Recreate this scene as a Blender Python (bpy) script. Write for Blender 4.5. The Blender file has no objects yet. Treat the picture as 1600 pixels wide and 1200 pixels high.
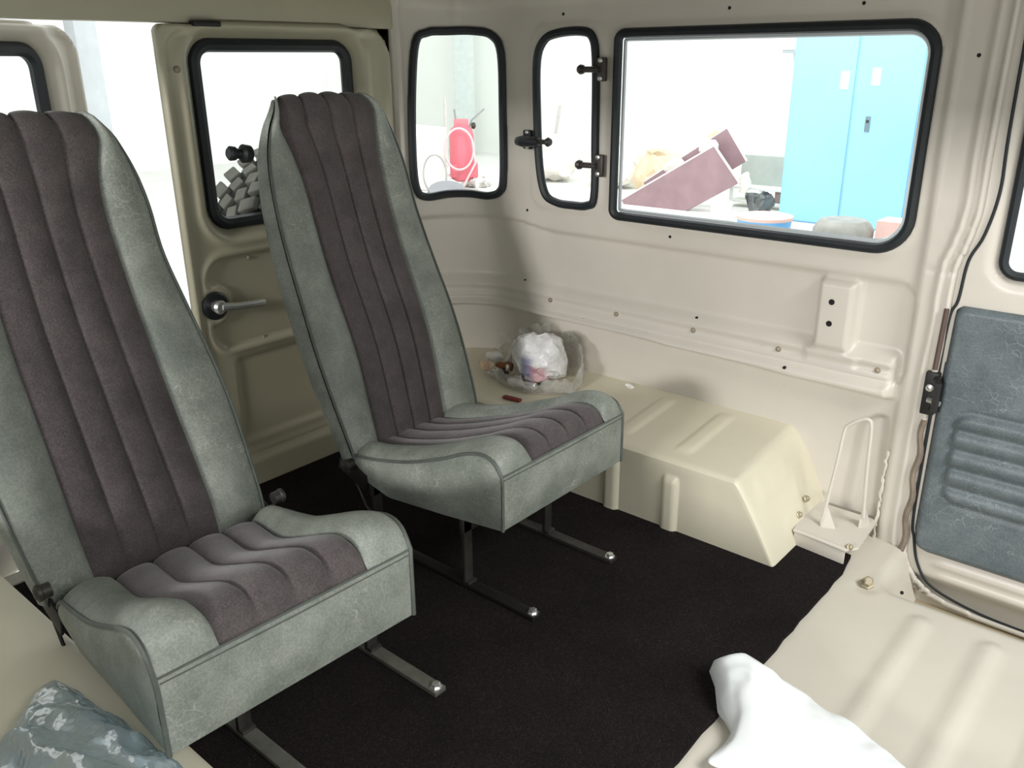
import bpy, bmesh, math, random
import numpy as np
from mathutils import Vector, Matrix, noise
from mathutils.geometry import tessellate_polygon

SC = bpy.context.scene
COL = SC.collection

# ------------------------------------------------------------------ camera
cam_data = bpy.data.cameras.new('camera')
cam_data.sensor_width = 36.0
cam_data.lens = 36.0 * 1340.0 / 1600.0
cam_data.clip_start = 0.02
cam_data.clip_end = 200
cam = bpy.data.objects.new('camera', cam_data)
COL.objects.link(cam)
yaw, pitch, roll = math.radians(130.64), math.radians(20.68), math.radians(0.42)
fw = Vector((math.cos(pitch) * math.cos(yaw), math.cos(pitch) * math.sin(yaw), -math.sin(pitch)))
rt = Vector((math.sin(yaw), -math.cos(yaw), 0))
dn = fw.cross(rt)
r2 = math.cos(roll) * rt + math.sin(roll) * dn
d2 = -math.sin(roll) * rt + math.cos(roll) * dn
cam.matrix_world = Matrix(((r2.x, -d2.x, -fw.x, 0), (r2.y, -d2.y, -fw.y, 0), (r2.z, -d2.z, -fw.z, 1.15), (0, 0, 0, 1)))
SC.camera = cam

# ------------------------------------------------------------------ world, light, exposure
SC.view_settings.view_transform = 'Standard'
SC.view_settings.look = 'None'
SC.view_settings.gamma = 1.0
SC.view_settings.use_curve_mapping = False
SC.view_settings.exposure = 0.0
w = bpy.data.worlds.new('workshop_daylight')
SC.world = w
w.use_nodes = True
w.node_tree.nodes['Background'].inputs[0].default_value = (0.97, 1.0, 1.0, 1)
w.node_tree.nodes['Background'].inputs[1].default_value = 0.9

def area_light(name, loc, target, sx, sy, power, col=(1, 1, 1)):
    d = bpy.data.lights.new(name, 'AREA')
    d.shape = 'RECTANGLE'
    d.size, d.size_y, d.energy, d.color = sx, sy, power, col
    o = bpy.data.objects.new(name, d)
    COL.objects.link(o)
    o.location = loc
    o.rotation_euler = (Vector(target) - Vector(loc)).to_track_quat('-Z', 'Y').to_euler()
    return o

area_light('gate_daylight', (-0.75, -6.0, 2.18), (-1.2, 2.0, 0.6), 1.5, 0.6, 320, (1.0, 0.985, 0.97))
area_light('front_fill_light', (2.6, 0.6, 3.6), (-0.7, 1.3, 0.0), 1.6, 1.6, 190, (1.0, 1.0, 0.99))  # added fill from the front, brightens the cab floor and cushions
area_light('exterior_fill_light', (-4.6, 8.2, 5.6), (-6.0, 10.0, -0.7), 9.0, 5.0, 880, (0.98, 1.0, 1.0))  # added fill, no real lamps there; whitens the workshop outside

# ------------------------------------------------------------------ helpers
def lin(c):
    return tuple(((v / 255.0) / 12.92 if v / 255.0 <= 0.04045 else ((v / 255.0 + 0.055) / 1.055) ** 2.4) for v in c) + (1.0,)

class NT:
    def __init__(s, name):
        s.m = bpy.data.materials.new(name)
        s.m.use_nodes = True
        s.t = s.m.node_tree
        s.b = s.t.nodes['Principled BSDF']
        s.out = s.t.nodes['Material Output']
    def n(s, typ, **kw):
        x = s.t.nodes.new(typ)
        for k, v in kw.items():
            if k.startswith('i_'):
                x.inputs[k[2:].replace('_', ' ')].default_value = v
            elif k.startswith('n_'):
                x.inputs[int(k[2:])].default_value = v
            else:
                setattr(x, k, v)
        return x
    def l(s, a, b):
        s.t.links.new(a, b)
    def coord(s, scale=(1, 1, 1)):
        tc = s.n('ShaderNodeTexCoord')
        mp = s.n('ShaderNodeMapping')
        mp.inputs['Scale'].default_value = scale
        s.l(tc.outputs['Object'], mp.inputs['Vector'])
        return mp.outputs['Vector']
    def noise(s, vec, scale, detail=3, rough=0.55):
        x = s.n('ShaderNodeTexNoise')
        x.inputs['Scale'].default_value = scale
        x.inputs['Detail'].default_value = detail
        x.inputs['Roughness'].default_value = rough
        s.l(vec, x.inputs['Vector'])
        return x.outputs['Fac']
    def ramp(s, fac, stops):
        x = s.n('ShaderNodeValToRGB')
        cr = x.color_ramp
        while len(cr.elements) < len(stops):
            cr.elements.new(0.5)
        for e, (p, c) in zip(cr.elements, stops):
            e.position = p
            e.color = c if len(c) == 4 else tuple(c) + (1,)
        s.l(fac, x.inputs['Fac'])
        return x.outputs['Color']
    def mix(s, fac, a, b, mode='MIX'):
        x = s.n('ShaderNodeMix', data_type='RGBA', blend_type=mode)
        for sock, v in ((x.inputs[0], fac), (x.inputs[6], a), (x.inputs[7], b)):
            if hasattr(v, 'links') or hasattr(v, 'is_linked'):
                s.l(v, sock)
            else:
                sock.default_value = v
        return x.outputs[2]
    def bump(s, h, strength, dist=0.01):
        x = s.n('ShaderNodeBump')
        x.inputs['Strength'].default_value = strength
        x.inputs['Distance'].default_value = dist
        s.l(h, x.inputs['Height'])
        s.l(x.outputs['Normal'], s.b.inputs['Normal'])

def plain(name, col, rough=0.5, metal=0.0, var=0.06, scale=9.0, spec=0.5, bump=0.0):
    k = NT(name)
    v = k.coord()
    f = k.noise(v, scale, 4)
    c = lin(col)
    lo = tuple(max(0, x * (1 - var)) for x in c[:3]) + (1,)
    hi = tuple(min(1, x * (1 + var)) for x in c[:3]) + (1,)
    k.l(k.ramp(f, [(0.3, lo), (0.7, hi)]), k.b.inputs['Base Color'])
    k.b.inputs['Roughness'].default_value = rough
    k.b.inputs['Metallic'].default_value = metal
    k.b.inputs['Specular IOR Level'].default_value = spec
    if bump:
        k.bump(k.noise(v, scale * 8, 2), bump, 0.004)
    return k.m

def mat_paint(name, col, chips=True):
    k = NT(name)
    v = k.coord()
    c = lin(col)
    base = k.ramp(k.noise(v, 3.5, 3), [(0.3, tuple(x * 0.95 for x in c[:3]) + (1,)), (0.7, tuple(min(1, x * 1.04) for x in c[:3]) + (1,))])
    if chips:
        sp = k.ramp(k.noise(v, 70, 2, 0.7), [(0.74, (0, 0, 0, 1)), (0.80, (1, 1, 1, 1))])
        base = k.mix(sp, base, tuple(x * 0.80 for x in c[:3]) + (1,))
    k.l(base, k.b.inputs['Base Color'])
    k.b.inputs['Roughness'].default_value = 0.36
    k.b.inputs['Specular IOR Level'].default_value = 0.45
    k.bump(k.noise(v, 28, 3), 0.06, 0.01)
    return k.m

def mat_vinyl(name, c1, c2, crease):
    k = NT(name)
    v = k.coord()
    base = k.ramp(k.noise(v, 11, 4, 0.6), [(0.32, lin(c1)), (0.68, lin(c2))])
    wob = k.n('ShaderNodeTexNoise')
    wob.inputs['Scale'].default_value = 9
    wob.inputs['Detail'].default_value = 3
    k.l(v, wob.inputs['Vector'])
    warped = k.n('ShaderNodeVectorMath', operation='MULTIPLY_ADD')
    k.l(wob.outputs['Color'], warped.inputs[0])
    warped.inputs[1].default_value = (0.16, 0.16, 0.16)
    k.l(v, warped.inputs[2])
    vo = k.n('ShaderNodeTexVoronoi', feature='DISTANCE_TO_EDGE')
    vo.inputs['Scale'].default_value = 42
    k.l(warped.outputs[0], vo.inputs['Vector'])
    line = k.ramp(vo.outputs['Distance'], [(0.0, (1, 1, 1, 1)), (0.028, (0, 0, 0, 1))])
    patch = k.ramp(k.noise(v, 7, 3), [(0.46, (0, 0, 0, 1)), (0.66, (0.75, 0.75, 0.75, 1))])
    m = k.mix(1.0, line, patch, 'MULTIPLY')
    col = k.mix(m, base, lin(crease))
    sp = k.ramp(k.noise(v, 260, 1), [(0.35, (0.86, 0.86, 0.86, 1)), (0.65, (1.1, 1.1, 1.1, 1))])
    k.l(k.mix(1.0, col, sp, 'MULTIPLY'), k.b.inputs['Base Color'])
    k.b.inputs['Roughness'].default_value = 0.46
    k.b.inputs['Specular IOR Level'].default_value = 0.5
    k.bump(k.mix(0.5, k.noise(v, 120, 3), line), 0.22, 0.004)
    return k.m

def mat_fabric(name, c1, c2):
    k = NT(name)
    v = k.coord()
    a = k.ramp(k.noise(v, 14, 4, 0.65), [(0.3, lin(c1)), (0.7, lin(c2))])
    sp = k.ramp(k.noise(v, 330, 2), [(0.3, (0.72, 0.72, 0.72, 1)), (0.7, (1.25, 1.22, 1.22, 1))])
    k.l(k.mix(1.0, a, sp, 'MULTIPLY'), k.b.inputs['Base Color'])
    k.b.inputs['Roughness'].default_value = 0.95
    k.b.inputs['Specular IOR Level'].default_value = 0.15
    k.b.inputs['Sheen Weight'].default_value = 0.25
    k.bump(k.noise(v, 400, 2), 0.35, 0.003)
    return k.m

def mat_carpet(name):
    k = NT(name)
    v = k.coord()
    a = k.ramp(k.noise(v, 420, 3, 0.7), [(0.3, lin((18, 16, 16))), (0.60, lin((42, 38, 38))), (0.80, lin((92, 86, 84)))])
    b = k.ramp(k.noise(v, 6, 3), [(0.3, (0.8, 0.8, 0.8, 1)), (0.7, (1.15, 1.1, 1.1, 1))])
    k.l(k.mix(1.0, a, b, 'MULTIPLY'), k.b.inputs['Base Color'])
    k.b.inputs['Roughness'].default_value = 1.0
    k.b.inputs['Specular IOR Level'].default_value = 0.08
    k.bump(k.noise(v, 500, 3), 0.8, 0.006)
    return k.m

def mat_glass(name, tint=(0.97, 0.985, 0.98), gloss=1.0):
    k = NT(name)
    t = k.n('ShaderNodeBsdfTransparent')
    t.inputs[0].default_value = tint + (1,)
    g = k.n('ShaderNodeBsdfGlossy')
    g.inputs['Roughness'].default_value = 0.02
    fr = k.n('ShaderNodeFresnel')
    fr.inputs[0].default_value = 1.35
    mlt = k.n('ShaderNodeMath', operation='MULTIPLY')
    mlt.inputs[1].default_value = gloss
    k.l(fr.outputs[0], mlt.inputs[0])
    mx = k.n('ShaderNodeMixShader')
    k.l(mlt.outputs[0], mx.inputs[0])
    k.l(t.outputs[0], mx.inputs[1])
    k.l(g.outputs[0], mx.inputs[2])
    k.l(mx.outputs[0], k.out.inputs[0])
    return k.m

def mat_film(name, tint, milk, body, rough=0.18):
    """thin crinkled plastic film: mostly clear, partly milky, glossy"""
    k = NT(name)
    v = k.coord()
    t = k.n('ShaderNodeBsdfTransparent')
    t.inputs[0].default_value = tint + (1,)
    k.b.inputs['Base Color'].default_value = milk + (1,)
    k.b.inputs['Roughness'].default_value = rough
    k.b.inputs['Specular IOR Level'].default_value = 0.8
    tl = k.n('ShaderNodeBsdfTranslucent')
    tl.inputs[0].default_value = milk + (1,)
    m1 = k.n('ShaderNodeMixShader')
    m1.inputs[0].default_value = 0.35
    k.l(k.b.outputs[0], m1.inputs[1])
    k.l(tl.outputs[0], m1.inputs[2])
    m2 = k.n('ShaderNodeMixShader')
    f = k.ramp(k.noise(v, 16, 4, 0.65), [(0.3, (body * 0.6,) * 3 + (1,)), (0.75, (min(1, body * 1.5),) * 3 + (1,))])
    k.l(f, m2.inputs[0])
    k.l(t.outputs[0], m2.inputs[1])
    k.l(m1.outputs[0], m2.inputs[2])
    k.l(m2.outputs[0], k.out.inputs[0])
    gl = k.n('ShaderNodeBsdfGlossy')
    gl.inputs['Roughness'].default_value = rough
    lw = k.n('ShaderNodeLayerWeight')
    lw.inputs[0].default_value = 0.35
    ad = k.n('ShaderNodeMixShader')
    sc_ = k.n('ShaderNodeMath', operation='MULTIPLY_ADD')
    k.l(lw.outputs['Fresnel'], sc_.inputs[0])
    sc_.inputs[1].default_value, sc_.inputs[2].default_value = 0.34, 0.07
    k.l(sc_.outputs[0], ad.inputs[0])
    k.l(m2.outputs[0], ad.inputs[1])
    k.l(gl.outputs[0], ad.inputs[2])
    k.l(ad.outputs[0], k.out.inputs[0])
    k.bump(k.noise(v, 26, 2, 0.5), 0.6, 0.016)
    bn = [x for x in k.t.nodes if x.bl_idname == 'ShaderNodeBump'][0]
    k.l(bn.outputs['Normal'], gl.inputs['Normal'])
    return k.m

PAINT = mat_paint('beige_paint', (205, 199, 188))
PAINT_ARCH = mat_paint('beige_paint_arch', (212, 206, 184))
PAINT_SHADED = mat_paint('beige_paint_shaded', (174, 169, 146))  # same body paint, with the olive shade at the rear put into its colour
PAINT_FLOOR = mat_paint('beige_paint_floor', (206, 200, 186))
VINYL = mat_vinyl('seat_vinyl', (114, 121, 113), (147, 152, 143), (186, 187, 175))
VINYL_PIPE = plain('seat_piping', (88, 94, 88), 0.5, var=0.15, scale=40)
FABRIC = mat_fabric('seat_fabric', (77, 72, 72), (98, 91, 91))
CARD_VINYL = mat_vinyl('door_card_vinyl', (80, 90, 94), (102, 111, 114), (150, 156, 156))
CARPET = mat_carpet('black_carpet')
RUBBER = plain('black_rubber', (26, 32, 36), 0.55, var=0.2, scale=30)
STEEL_DARK = plain('dark_steel', (70, 68, 64), 0.5, 0.6, var=0.25, scale=35)
STEEL_BLACK = plain('black_painted_steel', (30, 28, 28), 0.5, 0.2, var=0.25, scale=35)
STEEL_RAIL = plain('grey_rail_steel', (112, 112, 104), 0.45, 0.5, var=0.2, scale=35)
CHROME = plain('bright_metal', (226, 226, 224), 0.34, 0.9, var=0.05, scale=40)
BRASS = plain('zinc_gold', (168, 158, 134), 0.45, 0.5, var=0.1, scale=40)
HOLE = plain('dark_hole', (22, 18, 16), 0.9, var=0.1)
GLASS = mat_glass('window_glass')
ALU = plain('aluminium_frame', (196, 202, 204), 0.4, 0.6, var=0.05)
BLACK_PLASTIC = plain('black_plastic', (30, 32, 36), 0.4, var=0.15, scale=40)

def link_mesh(name, verts, faces, mat, parent=None, smooth=True, auto=None):
    me = bpy.data.meshes.new(name)
    me.from_pydata([tuple(v) for v in verts], [], faces)
    me.validate()
    if smooth:
        me.polygons.foreach_set('use_smooth', [True] * len(me.polygons))
        if auto:
            me.set_sharp_from_angle(angle=math.radians(auto))
    me.materials.append(mat)
    o = bpy.data.objects.new(name, me)
    COL.objects.link(o)
    if parent:
        o.parent = parent
    return o

class MB:
    def __init__(s):
        s.v, s.f = [], []
    def add(s, verts, faces):
        n = len(s.v)
        s.v += [tuple(v) for v in verts]
        s.f += [tuple(i + n for i in f) for f in faces]
        return s
    def box(s, c, size, rot=None, bev=0.0):
        bm = bmesh.new()
        bmesh.ops.create_cube(bm, size=1.0)
        bmesh.ops.scale(bm, vec=size, verts=bm.verts)
        if bev:
            bmesh.ops.bevel(bm, geom=list(bm.edges), offset=bev, segments=2, affect='EDGES', profile=0.6)
        if rot is not None:
            bmesh.ops.transform(bm, matrix=rot.to_4x4(), verts=bm.verts)
        bmesh.ops.translate(bm, vec=c, verts=bm.verts)
        bm.verts.index_update()
        s.add([v.co[:] for v in bm.verts], [[v.index for v in f.verts] for f in bm.faces])
        bm.free()
        return s
    def tube(s, pts, r, closed=False, seg=8, caps=True, flat=None):
        """pts: list of 3-vectors; flat=(rw, rd, refdir): oval section, rd along refdir"""
        P = [Vector(p) for p in pts]
        n = len(P)
        rings = []
        prev = None
        for i in range(n):
            a = P[i - 1] if (i or closed) else P[i]
            b = P[(i + 1) % n] if (i < n - 1 or closed) else P[i]
            t = (b - a)
            t = t.normalized() if t.length > 1e-9 else Vector((0, 0, 1))
            if flat:
                u = (Vector(flat[2]) - t * t.dot(Vector(flat[2]))).normalized()
            else:
                if prev is None:
                    ref = Vector((0, 0, 1)) if abs(t.z) < 0.9 else Vector((1, 0, 0))
                else:
                    ref = prev
                u = (ref - t * t.dot(ref)).normalized()
                prev = u
            q = t.cross(u)
            ri = r[i] if isinstance(r, (list, tuple)) else r
            ru, rq = (flat[1], flat[0]) if flat else (ri, ri)
            rings.append([P[i] + u * ru * math.cos(2 * math.pi * k / seg) + q * rq * math.sin(2 * math.pi * k / seg) for k in range(seg)])
        verts = [v for rg in rings for v in rg]
        faces = []
        m = n if closed else n - 1
        for i in range(m):
            j = (i + 1) % n
            for k in range(seg):
                k2 = (k + 1) % seg
                faces.append((i * seg + k, i * seg + k2, j * seg + k2, j * seg + k))
        if caps and not closed:
            faces.append(tuple(range(seg))[::-1])
            faces.append(tuple((n - 1) * seg + k for k in range(seg)))
        return s.add(verts, faces)
    def lathe(s, c, axis, prof, seg=20):
        """prof: (radius, height along axis)"""
        ax = Vector(axis).normalized()
        ref = Vector((0, 0, 1)) if abs(ax.z) < 0.9 else Vector((1, 0, 0))
        u = (ref - ax * ax.dot(ref)).normalized()
        q = ax.cross(u)
        c = Vector(c)
        verts, faces = [], []
        for (r, h) in prof:
            for k in range(seg):
                a = 2 * math.pi * k / seg
                verts.append(c + ax * h + (u * math.cos(a) + q * math.sin(a)) * max(r, 1e-5))
        for i in range(len(prof) - 1):
            for k in range(seg):
                k2 = (k + 1) % seg
                faces.append((i * seg + k, i * seg + k2, (i + 1) * seg + k2, (i + 1) * seg + k))
        faces.append(tuple(range(seg))[::-1])
        faces.append(tuple((len(prof) - 1) * seg + k for k in range(seg)))
        return s.add(verts, faces)
    def build(s, name, mat, parent=None, smooth=True, auto=35):
        return link_mesh(name, s.v, s.f, mat, parent, smooth, auto)

def empty(name, loc=(0, 0, 0), rz=0.0):
    o = bpy.data.objects.new(name, None)
    o.empty_display_size = 0.05
    COL.objects.link(o)
    o.location = loc
    o.rotation_euler = (0, 0, rz)
    return o

def tag(o, label, cat, group=None, kind=None):
    o['label'] = label
    o['category'] = cat
    if group:
        o['group'] = group
    if kind:
        o['kind'] = kind
    return o

def struct(o, label, cat):
    return tag(o, label, cat, kind='structure')

def rrect(x0, x1, y0, y1, r, n=8):
    """rounded rectangle outline, r = one radius or (bl, br, tr, tl)"""
    if not isinstance(r, (tuple, list)):
        r = (r,) * 4
    out = []
    for (cx, cy, a0, rr) in ((x0 + r[0], y0 + r[0], 180, r[0]), (x1 - r[1], y0 + r[1], 270, r[1]), (x1 - r[2], y1 - r[2], 0, r[2]), (x0 + r[3], y1 - r[3], 90, r[3])):
        for k in range(n + 1):
            a = math.radians(a0 + 90 * k / n)
            out.append((cx + rr * math.cos(a), cy + rr * math.sin(a)))
    return out

def catmull(pts, n=6, closed=False):
    P = [np.array(p, float) for p in pts]
    out = []
    m = len(P)
    rng = range(m) if closed else range(m - 1)
    for i in rng:
        p1, p2 = P[i], P[(i + 1) % m]
        p0 = P[i - 1] if (i > 0 or closed) else 2 * p1 - p2
        p3 = P[(i + 2) % m] if (i + 2 < m or closed) else 2 * p2 - p1
        for k in range(n):
            t = k / n
            out.append(0.5 * (2 * p1 + (p2 - p0) * t + (2 * p0 - 5 * p1 + 4 * p2 - p3) * t * t + (3 * p1 - p0 - 3 * p2 + p3) * t ** 3))
    if not closed:
        out.append(P[-1])
    return [tuple(o) for o in out]

def resample(poly, step):
    P = [np.array(p, float) for p in poly]
    out = []
    for a, b in zip(P, P[1:] + P[:1]):
        L = np.linalg.norm(b - a)
        m = max(1, int(math.ceil(L / step)))
        out += [tuple(a + (b - a) * k / m) for k in range(m)]
    return out

def inside(poly, x, y):
    P = np.array(poly)
    res = np.zeros(x.shape, bool)
    j = len(P) - 1
    for i in range(len(P)):
        xi, yi = P[i]
        xj, yj = P[j]
        if yi != yj:
            c = ((yi > y) != (yj > y)) & (x < (xj - xi) * (y - yi) / (yj - yi) + xi)
            res ^= c
        j = i
    return res

def nearest_on(poly, pts):
    P = np.array(poly)
    Q = np.roll(P, -1, axis=0)
    d = Q - P
    L2 = np.maximum((d ** 2).sum(1), 1e-12)
    out = np.empty_like(pts)
    dist = np.empty(len(pts))
    for i, p in enumerate(pts):
        t = np.clip(((p - P) * d).sum(1) / L2, 0, 1)
        c = P + d * t[:, None]
        e = ((c - p) ** 2).sum(1)
        k = e.argmin()
        out[i] = c[k]
        dist[i] = e[k] ** 0.5
    return out, dist

def sheet(name, s0, s1, t0, t1, step, place, mat, disp=None, holes=(), keep=None, thick=0.0, parent=None, flip=False):
    """pressed sheet metal: a fine grid in (s, t), pushed by disp(s, t), with openings cut along polygons"""
    ns = int(round((s1 - s0) / step)) + 1
    nt = int(round((t1 - t0) / step)) + 1
    S, T = np.meshgrid(np.linspace(s0, s1, ns), np.linspace(t0, t1, nt), indexing='ij')
    fs = (S[:-1, :-1] + S[1:, 1:]) / 2
    ft = (T[:-1, :-1] + T[1:, 1:]) / 2
    ok = np.ones(fs.shape, bool)
    polys = list(holes)
    for h in holes:
        ok &= ~inside(h, fs, ft)
    if keep is not None:
        ok &= inside(keep, fs, ft)
        polys.append(keep)
    idx = np.arange(ns * nt).reshape(ns, nt)
    cnt_ok = np.zeros((ns, nt), int)
    cnt_no = np.zeros((ns, nt), int)
    for di in (0, 1):
        for dj in (0, 1):
            cnt_ok[di:ns - 1 + di, dj:nt - 1 + dj] += ok
            cnt_no[di:ns - 1 + di, dj:nt - 1 + dj] += ~ok
    bnd = (cnt_ok > 0) & (cnt_no > 0)
    if polys and bnd.any():
        pts = np.stack([S[bnd], T[bnd]], 1)
        best = None
        for pl in polys:
            q, d = nearest_on(pl, pts)
            if best is None:
                best, bd = q, d
            else:
                m = d < bd
                best[m] = q[m]
                bd = np.minimum(bd, d)
        S[bnd], T[bnd] = best[:, 0], best[:, 1]
    D = disp(S, T) if disp else np.zeros_like(S)
    X, Y, Z = place(S, T, D)
    used = cnt_ok > 0
    remap = -np.ones(ns * nt, int)
    remap[idx[used]] = np.arange(used.sum())
    verts = np.stack([np.broadcast_to(X, S.shape)[used], np.broadcast_to(Y, S.shape)[used], np.broadcast_to(Z, S.shape)[used]], 1)
    a, b, c, d = idx[:-1, :-1][ok], idx[1:, :-1][ok], idx[1:, 1:][ok], idx[:-1, 1:][ok]
    F = np.stack([a, b, c, d], 1)
    if flip:
        F = F[:, ::-1]
    F = remap[F]
    o = link_mesh(name, verts.tolist(), F.tolist(), mat, parent, True)
    if thick:
        md = o.modifiers.new('thickness', 'SOLIDIFY')
        md.thickness = thick
        md.offset = -1
    return o

def sstep(x, a, b):
    t = np.clip((x - a) / (b - a), 0, 1)
    return t * t * (3 - 2 * t)

def sd_rr(s, t, x0, x1, y0, y1, r):
    qx = np.abs(s - (x0 + x1) / 2) - (x1 - x0) / 2 + r
    qy = np.abs(t - (y0 + y1) / 2) - (y1 - y0) / 2 + r
    return np.hypot(np.maximum(qx, 0), np.maximum(qy, 0)) + np.minimum(np.maximum(qx, qy), 0) - r

def bead(sd, w, h):
    return h * np.exp(-(sd / w) ** 2)

def loop3(poly, place, d=0.0, step=0.02):
    P = np.array(resample(poly, step))
    X, Y, Z = place(P[:, 0], P[:, 1], np.full(len(P), d))
    X = np.broadcast_to(X, P[:, 0].shape)
    Y = np.broadcast_to(Y, P[:, 0].shape)
    return list(zip(X.tolist(), Y.tolist(), Z.tolist()))

def pane(name, poly, place, mat, d, step, parent):
    P = np.array(poly)
    return sheet(name, P[:, 0].min(), P[:, 0].max(), P[:, 1].min(), P[:, 1].max(), step, lambda s, t, q: place(s, t, q + d), mat, keep=poly, parent=parent)

# ------------------------------------------------------------------ vehicle shell
WY, CX, CY, RR = 2.08, -1.78, 1.83, 0.25      # side wall plane, rear corner arc

def place_side(s, t, d):
    th = np.clip((CX - s) / RR, 0, None)
    x = np.where(s > CX, s, CX - (RR - d) * np.sin(th))
    y = np.where(s > CX, WY - d, CY + (RR - d) * np.cos(th))
    return x, y, t

W1 = catmull([(-2.095, 1.205), (-2.05, 1.237), (-1.99, 1.241), (-1.906, 1.241), (-1.84, 1.226), (-1.806, 1.17), (-1.801, 1.0), (-1.801, 0.81), (-1.817, 0.757), (-1.864, 0.738), (-1.93, 0.743), (-2.0, 0.743), (-2.074, 0.737), (-2.112, 0.765), (-2.123, 0.86), (-2.116, 1.05)], 5, True)
W2 = catmull([(-1.683, 1.148), (-1.655, 1.208), (-1.605, 1.228), (-1.52, 1.232), (-1.475, 1.215), (-1.458, 1.15), (-1.453, 0.95), (-1.452, 0.775), (-1.482, 0.742), (-1.54, 0.737), (-1.60, 0.74), (-1.648, 0.765), (-1.672, 0.85), (-1.682, 1.0)], 5, True)
W3 = rrect(-1.402, -0.575, 0.722, 1.224, (0.028, 0.085, 0.07, 0.028))
PILLAR_EDGE = catmull([(-0.445, 1.42), (-0.445, 1.25), (-0.446, 1.087), (-0.446, 0.948), (-0.445, 0.84), (-0.458, 0.763), (-0.470, 0.719), (-0.474, 0.638), (-0.472, 0.594), (-0.477, 0.454), (-0.480, 0.34), (-0.481, 0.152), (-0.478, 0.03), (-0.462, -0.045), (-0.41, -0.10), (-0.318, -0.125), (-0.10, -0.13)], 6)
KEEP = [(-2.2, 1.42)] + [(-2.2, -0.3)] + [(-0.10, -0.3)] + PILLAR_EDGE[::-1]

def side_disp(s, t):
    d = np.zeros_like(s)
    # recessed field between the crease and the belt rail
    sd = sd_rr(s, t, -2.6, -0.542, 0.40, 0.657 + 0.022 * sstep(-s, 1.6, 1.8), 0.05)
    d -= 0.016 * (1 - sstep(sd, -0.005, 0.002))
    # belt rail: a shelf with two steps, lower edge at z about .38
    low = np.where(s < -1.5, 0.39, 0.39 + (s + 1.5) * -0.021)
    sp = 1 - sstep(s, -0.575, -0.555)
    d += sp * (0.022 * sstep(t, low - 0.003, low + 0.004) * (1 - sstep(t, 0.462, 0.492)) + 0.010 * sstep(t, low, low + 0.004) * (1 - sstep(t, 0.412, 0.420)) + bead(t - 0.424, 0.0045, 0.010) + bead(t - 0.455, 0.005, 0.007))
    # lower field set back below the rail
    d -= 0.010 * (1 - sstep(t, low - 0.010, low)) * (1 - sstep(s, -0.56, -0.545))
    # raised two-hole mounting box
    sb = sd_rr(s, t, -0.775, -0.672, 0.462, 0.648, 0.012)
    lid = 1 - sstep(sb, -0.014, 0.0)
    d = np.maximum(d, 0.024 * lid + d * (1 - lid))
    sb2 = sd_rr(s, t, -0.79, -0.655, 0.43, 0.47, 0.01)
    d += 0.006 * (1 - sstep(sb2, -0.006, 0.002))
    # door pillar: proud strip with a soft left edge and a rolled right edge
    edge = np.interp(t, [p[1] for p in PILLAR_EDGE[::-1]], [p[0] for p in PILLAR_EDGE[::-1]])
    d += 0.016 * sstep(s, -0.555, -0.535) * (t < 1.5)
    e = s - edge
    d += 0.010 * sstep(e, -0.034, -0.026) - 0.012 * sstep(e, -0.020, -0.012) + 0.014 * sstep(e, -0.008, -0.002)
    d += bead(t - 0.70, 0.004, -0.003) * sstep(s, -0.545, -0.53)
    # rear pillar ridge next to the back door, swages above the windows
    d += bead(s + 2.148, 0.010, 0.010) - bead(s + 2.172, 0.007, 0.010)
    d += 0.008 * (1 - sstep(np.abs(s + 0.553), 0.0, 0.028)) * sstep(t, 0.75, 1.0)
    d += 0.004 * (1 - sstep(np.abs(s + 1.96), 0.006, 0.013)) * sstep(t, 1.25, 1.26)
    for wn, rad in ((W3, 0.07), (W2, 0.04)):
        P = np.array(wn)
        sd = sd_rr(s, t, P[:, 0].min(), P[:, 0].max(), P[:, 1].min(), P[:, 1].max(), rad)
        d += 0.005 * (1 - sstep(sd, 0.006, 0.02))
    # roll inward to the roof
    d += 0.20 * np.clip((t - 1.29) / 0.13, 0, 1) ** 2
    return d

wall_right = sheet('wall_right', -2.172, -0.10, -0.16, 1.42, 0.0075, place_side, PAINT, side_disp, [W1, W2, W3], KEEP, 0.012)
struct(wall_right, 'beige painted steel side wall of the vehicle with three windows', 'wall')

def disc_on(name, pts, r, h, mat, parent, surf=place_side, dispf=side_disp, seg=12, dome=False):
    for (s, t) in pts:
        S, T = np.array([s]), np.array([t])
        d0 = dispf(S, T)
        a = Vector([float(np.ravel(q)[0]) for q in surf(S, T, d0)])
        b = Vector([float(np.ravel(q)[0]) for q in surf(S, T, d0 + 0.01)])
        ax = (b - a).normalized()
        pr = [(r, -0.004), (r, h * 0.6), (r * 0.75, h)] if not dome else [(r, -0.004), (r, h * 0.3), (r * 0.8, h * 0.75), (r * 0.3, h)]
        MB().lathe(a, ax, pr, seg).build(name, mat, parent)

SCREW_PAINT = plain('painted_screw', (150, 138, 120), 0.5, 0.2)
disc_on('screw', [(-1.617, 0.441), (-1.368, 0.440), (-1.110, 0.440), (-0.859, 0.437), (-0.604, 0.436)], 0.0075, 0.007, SCREW_PAINT, wall_right, dome=True)
disc_on('screw_hole', [(-1.736, 0.483), (-1.480, 0.405), (-1.255, 0.404), (-0.828, 0.399), (-1.107, 0.474), (-1.717, 0.712), (-1.205, 0.690), (-1.586, 1.270), (-1.077, 1.266), (-0.752, 1.263), (-0.497, 1.153)], 0.0042, 0.0012, HOLE, wall_right)
disc_on('screw_hole', [(-0.730, 0.590), (-0.730, 0.535)], 0.0075, 0.0012, HOLE, wall_right)

def gasket(poly, place, rw, rd, d, refdir, name, parent=None, mat=RUBBER):
    pts = loop3(poly, place, d, 0.015)
    mb = MB()
    mb.tube(pts, rw, True, 8, flat=None)
    o = mb.build(name, mat, parent)
    return o

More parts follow.
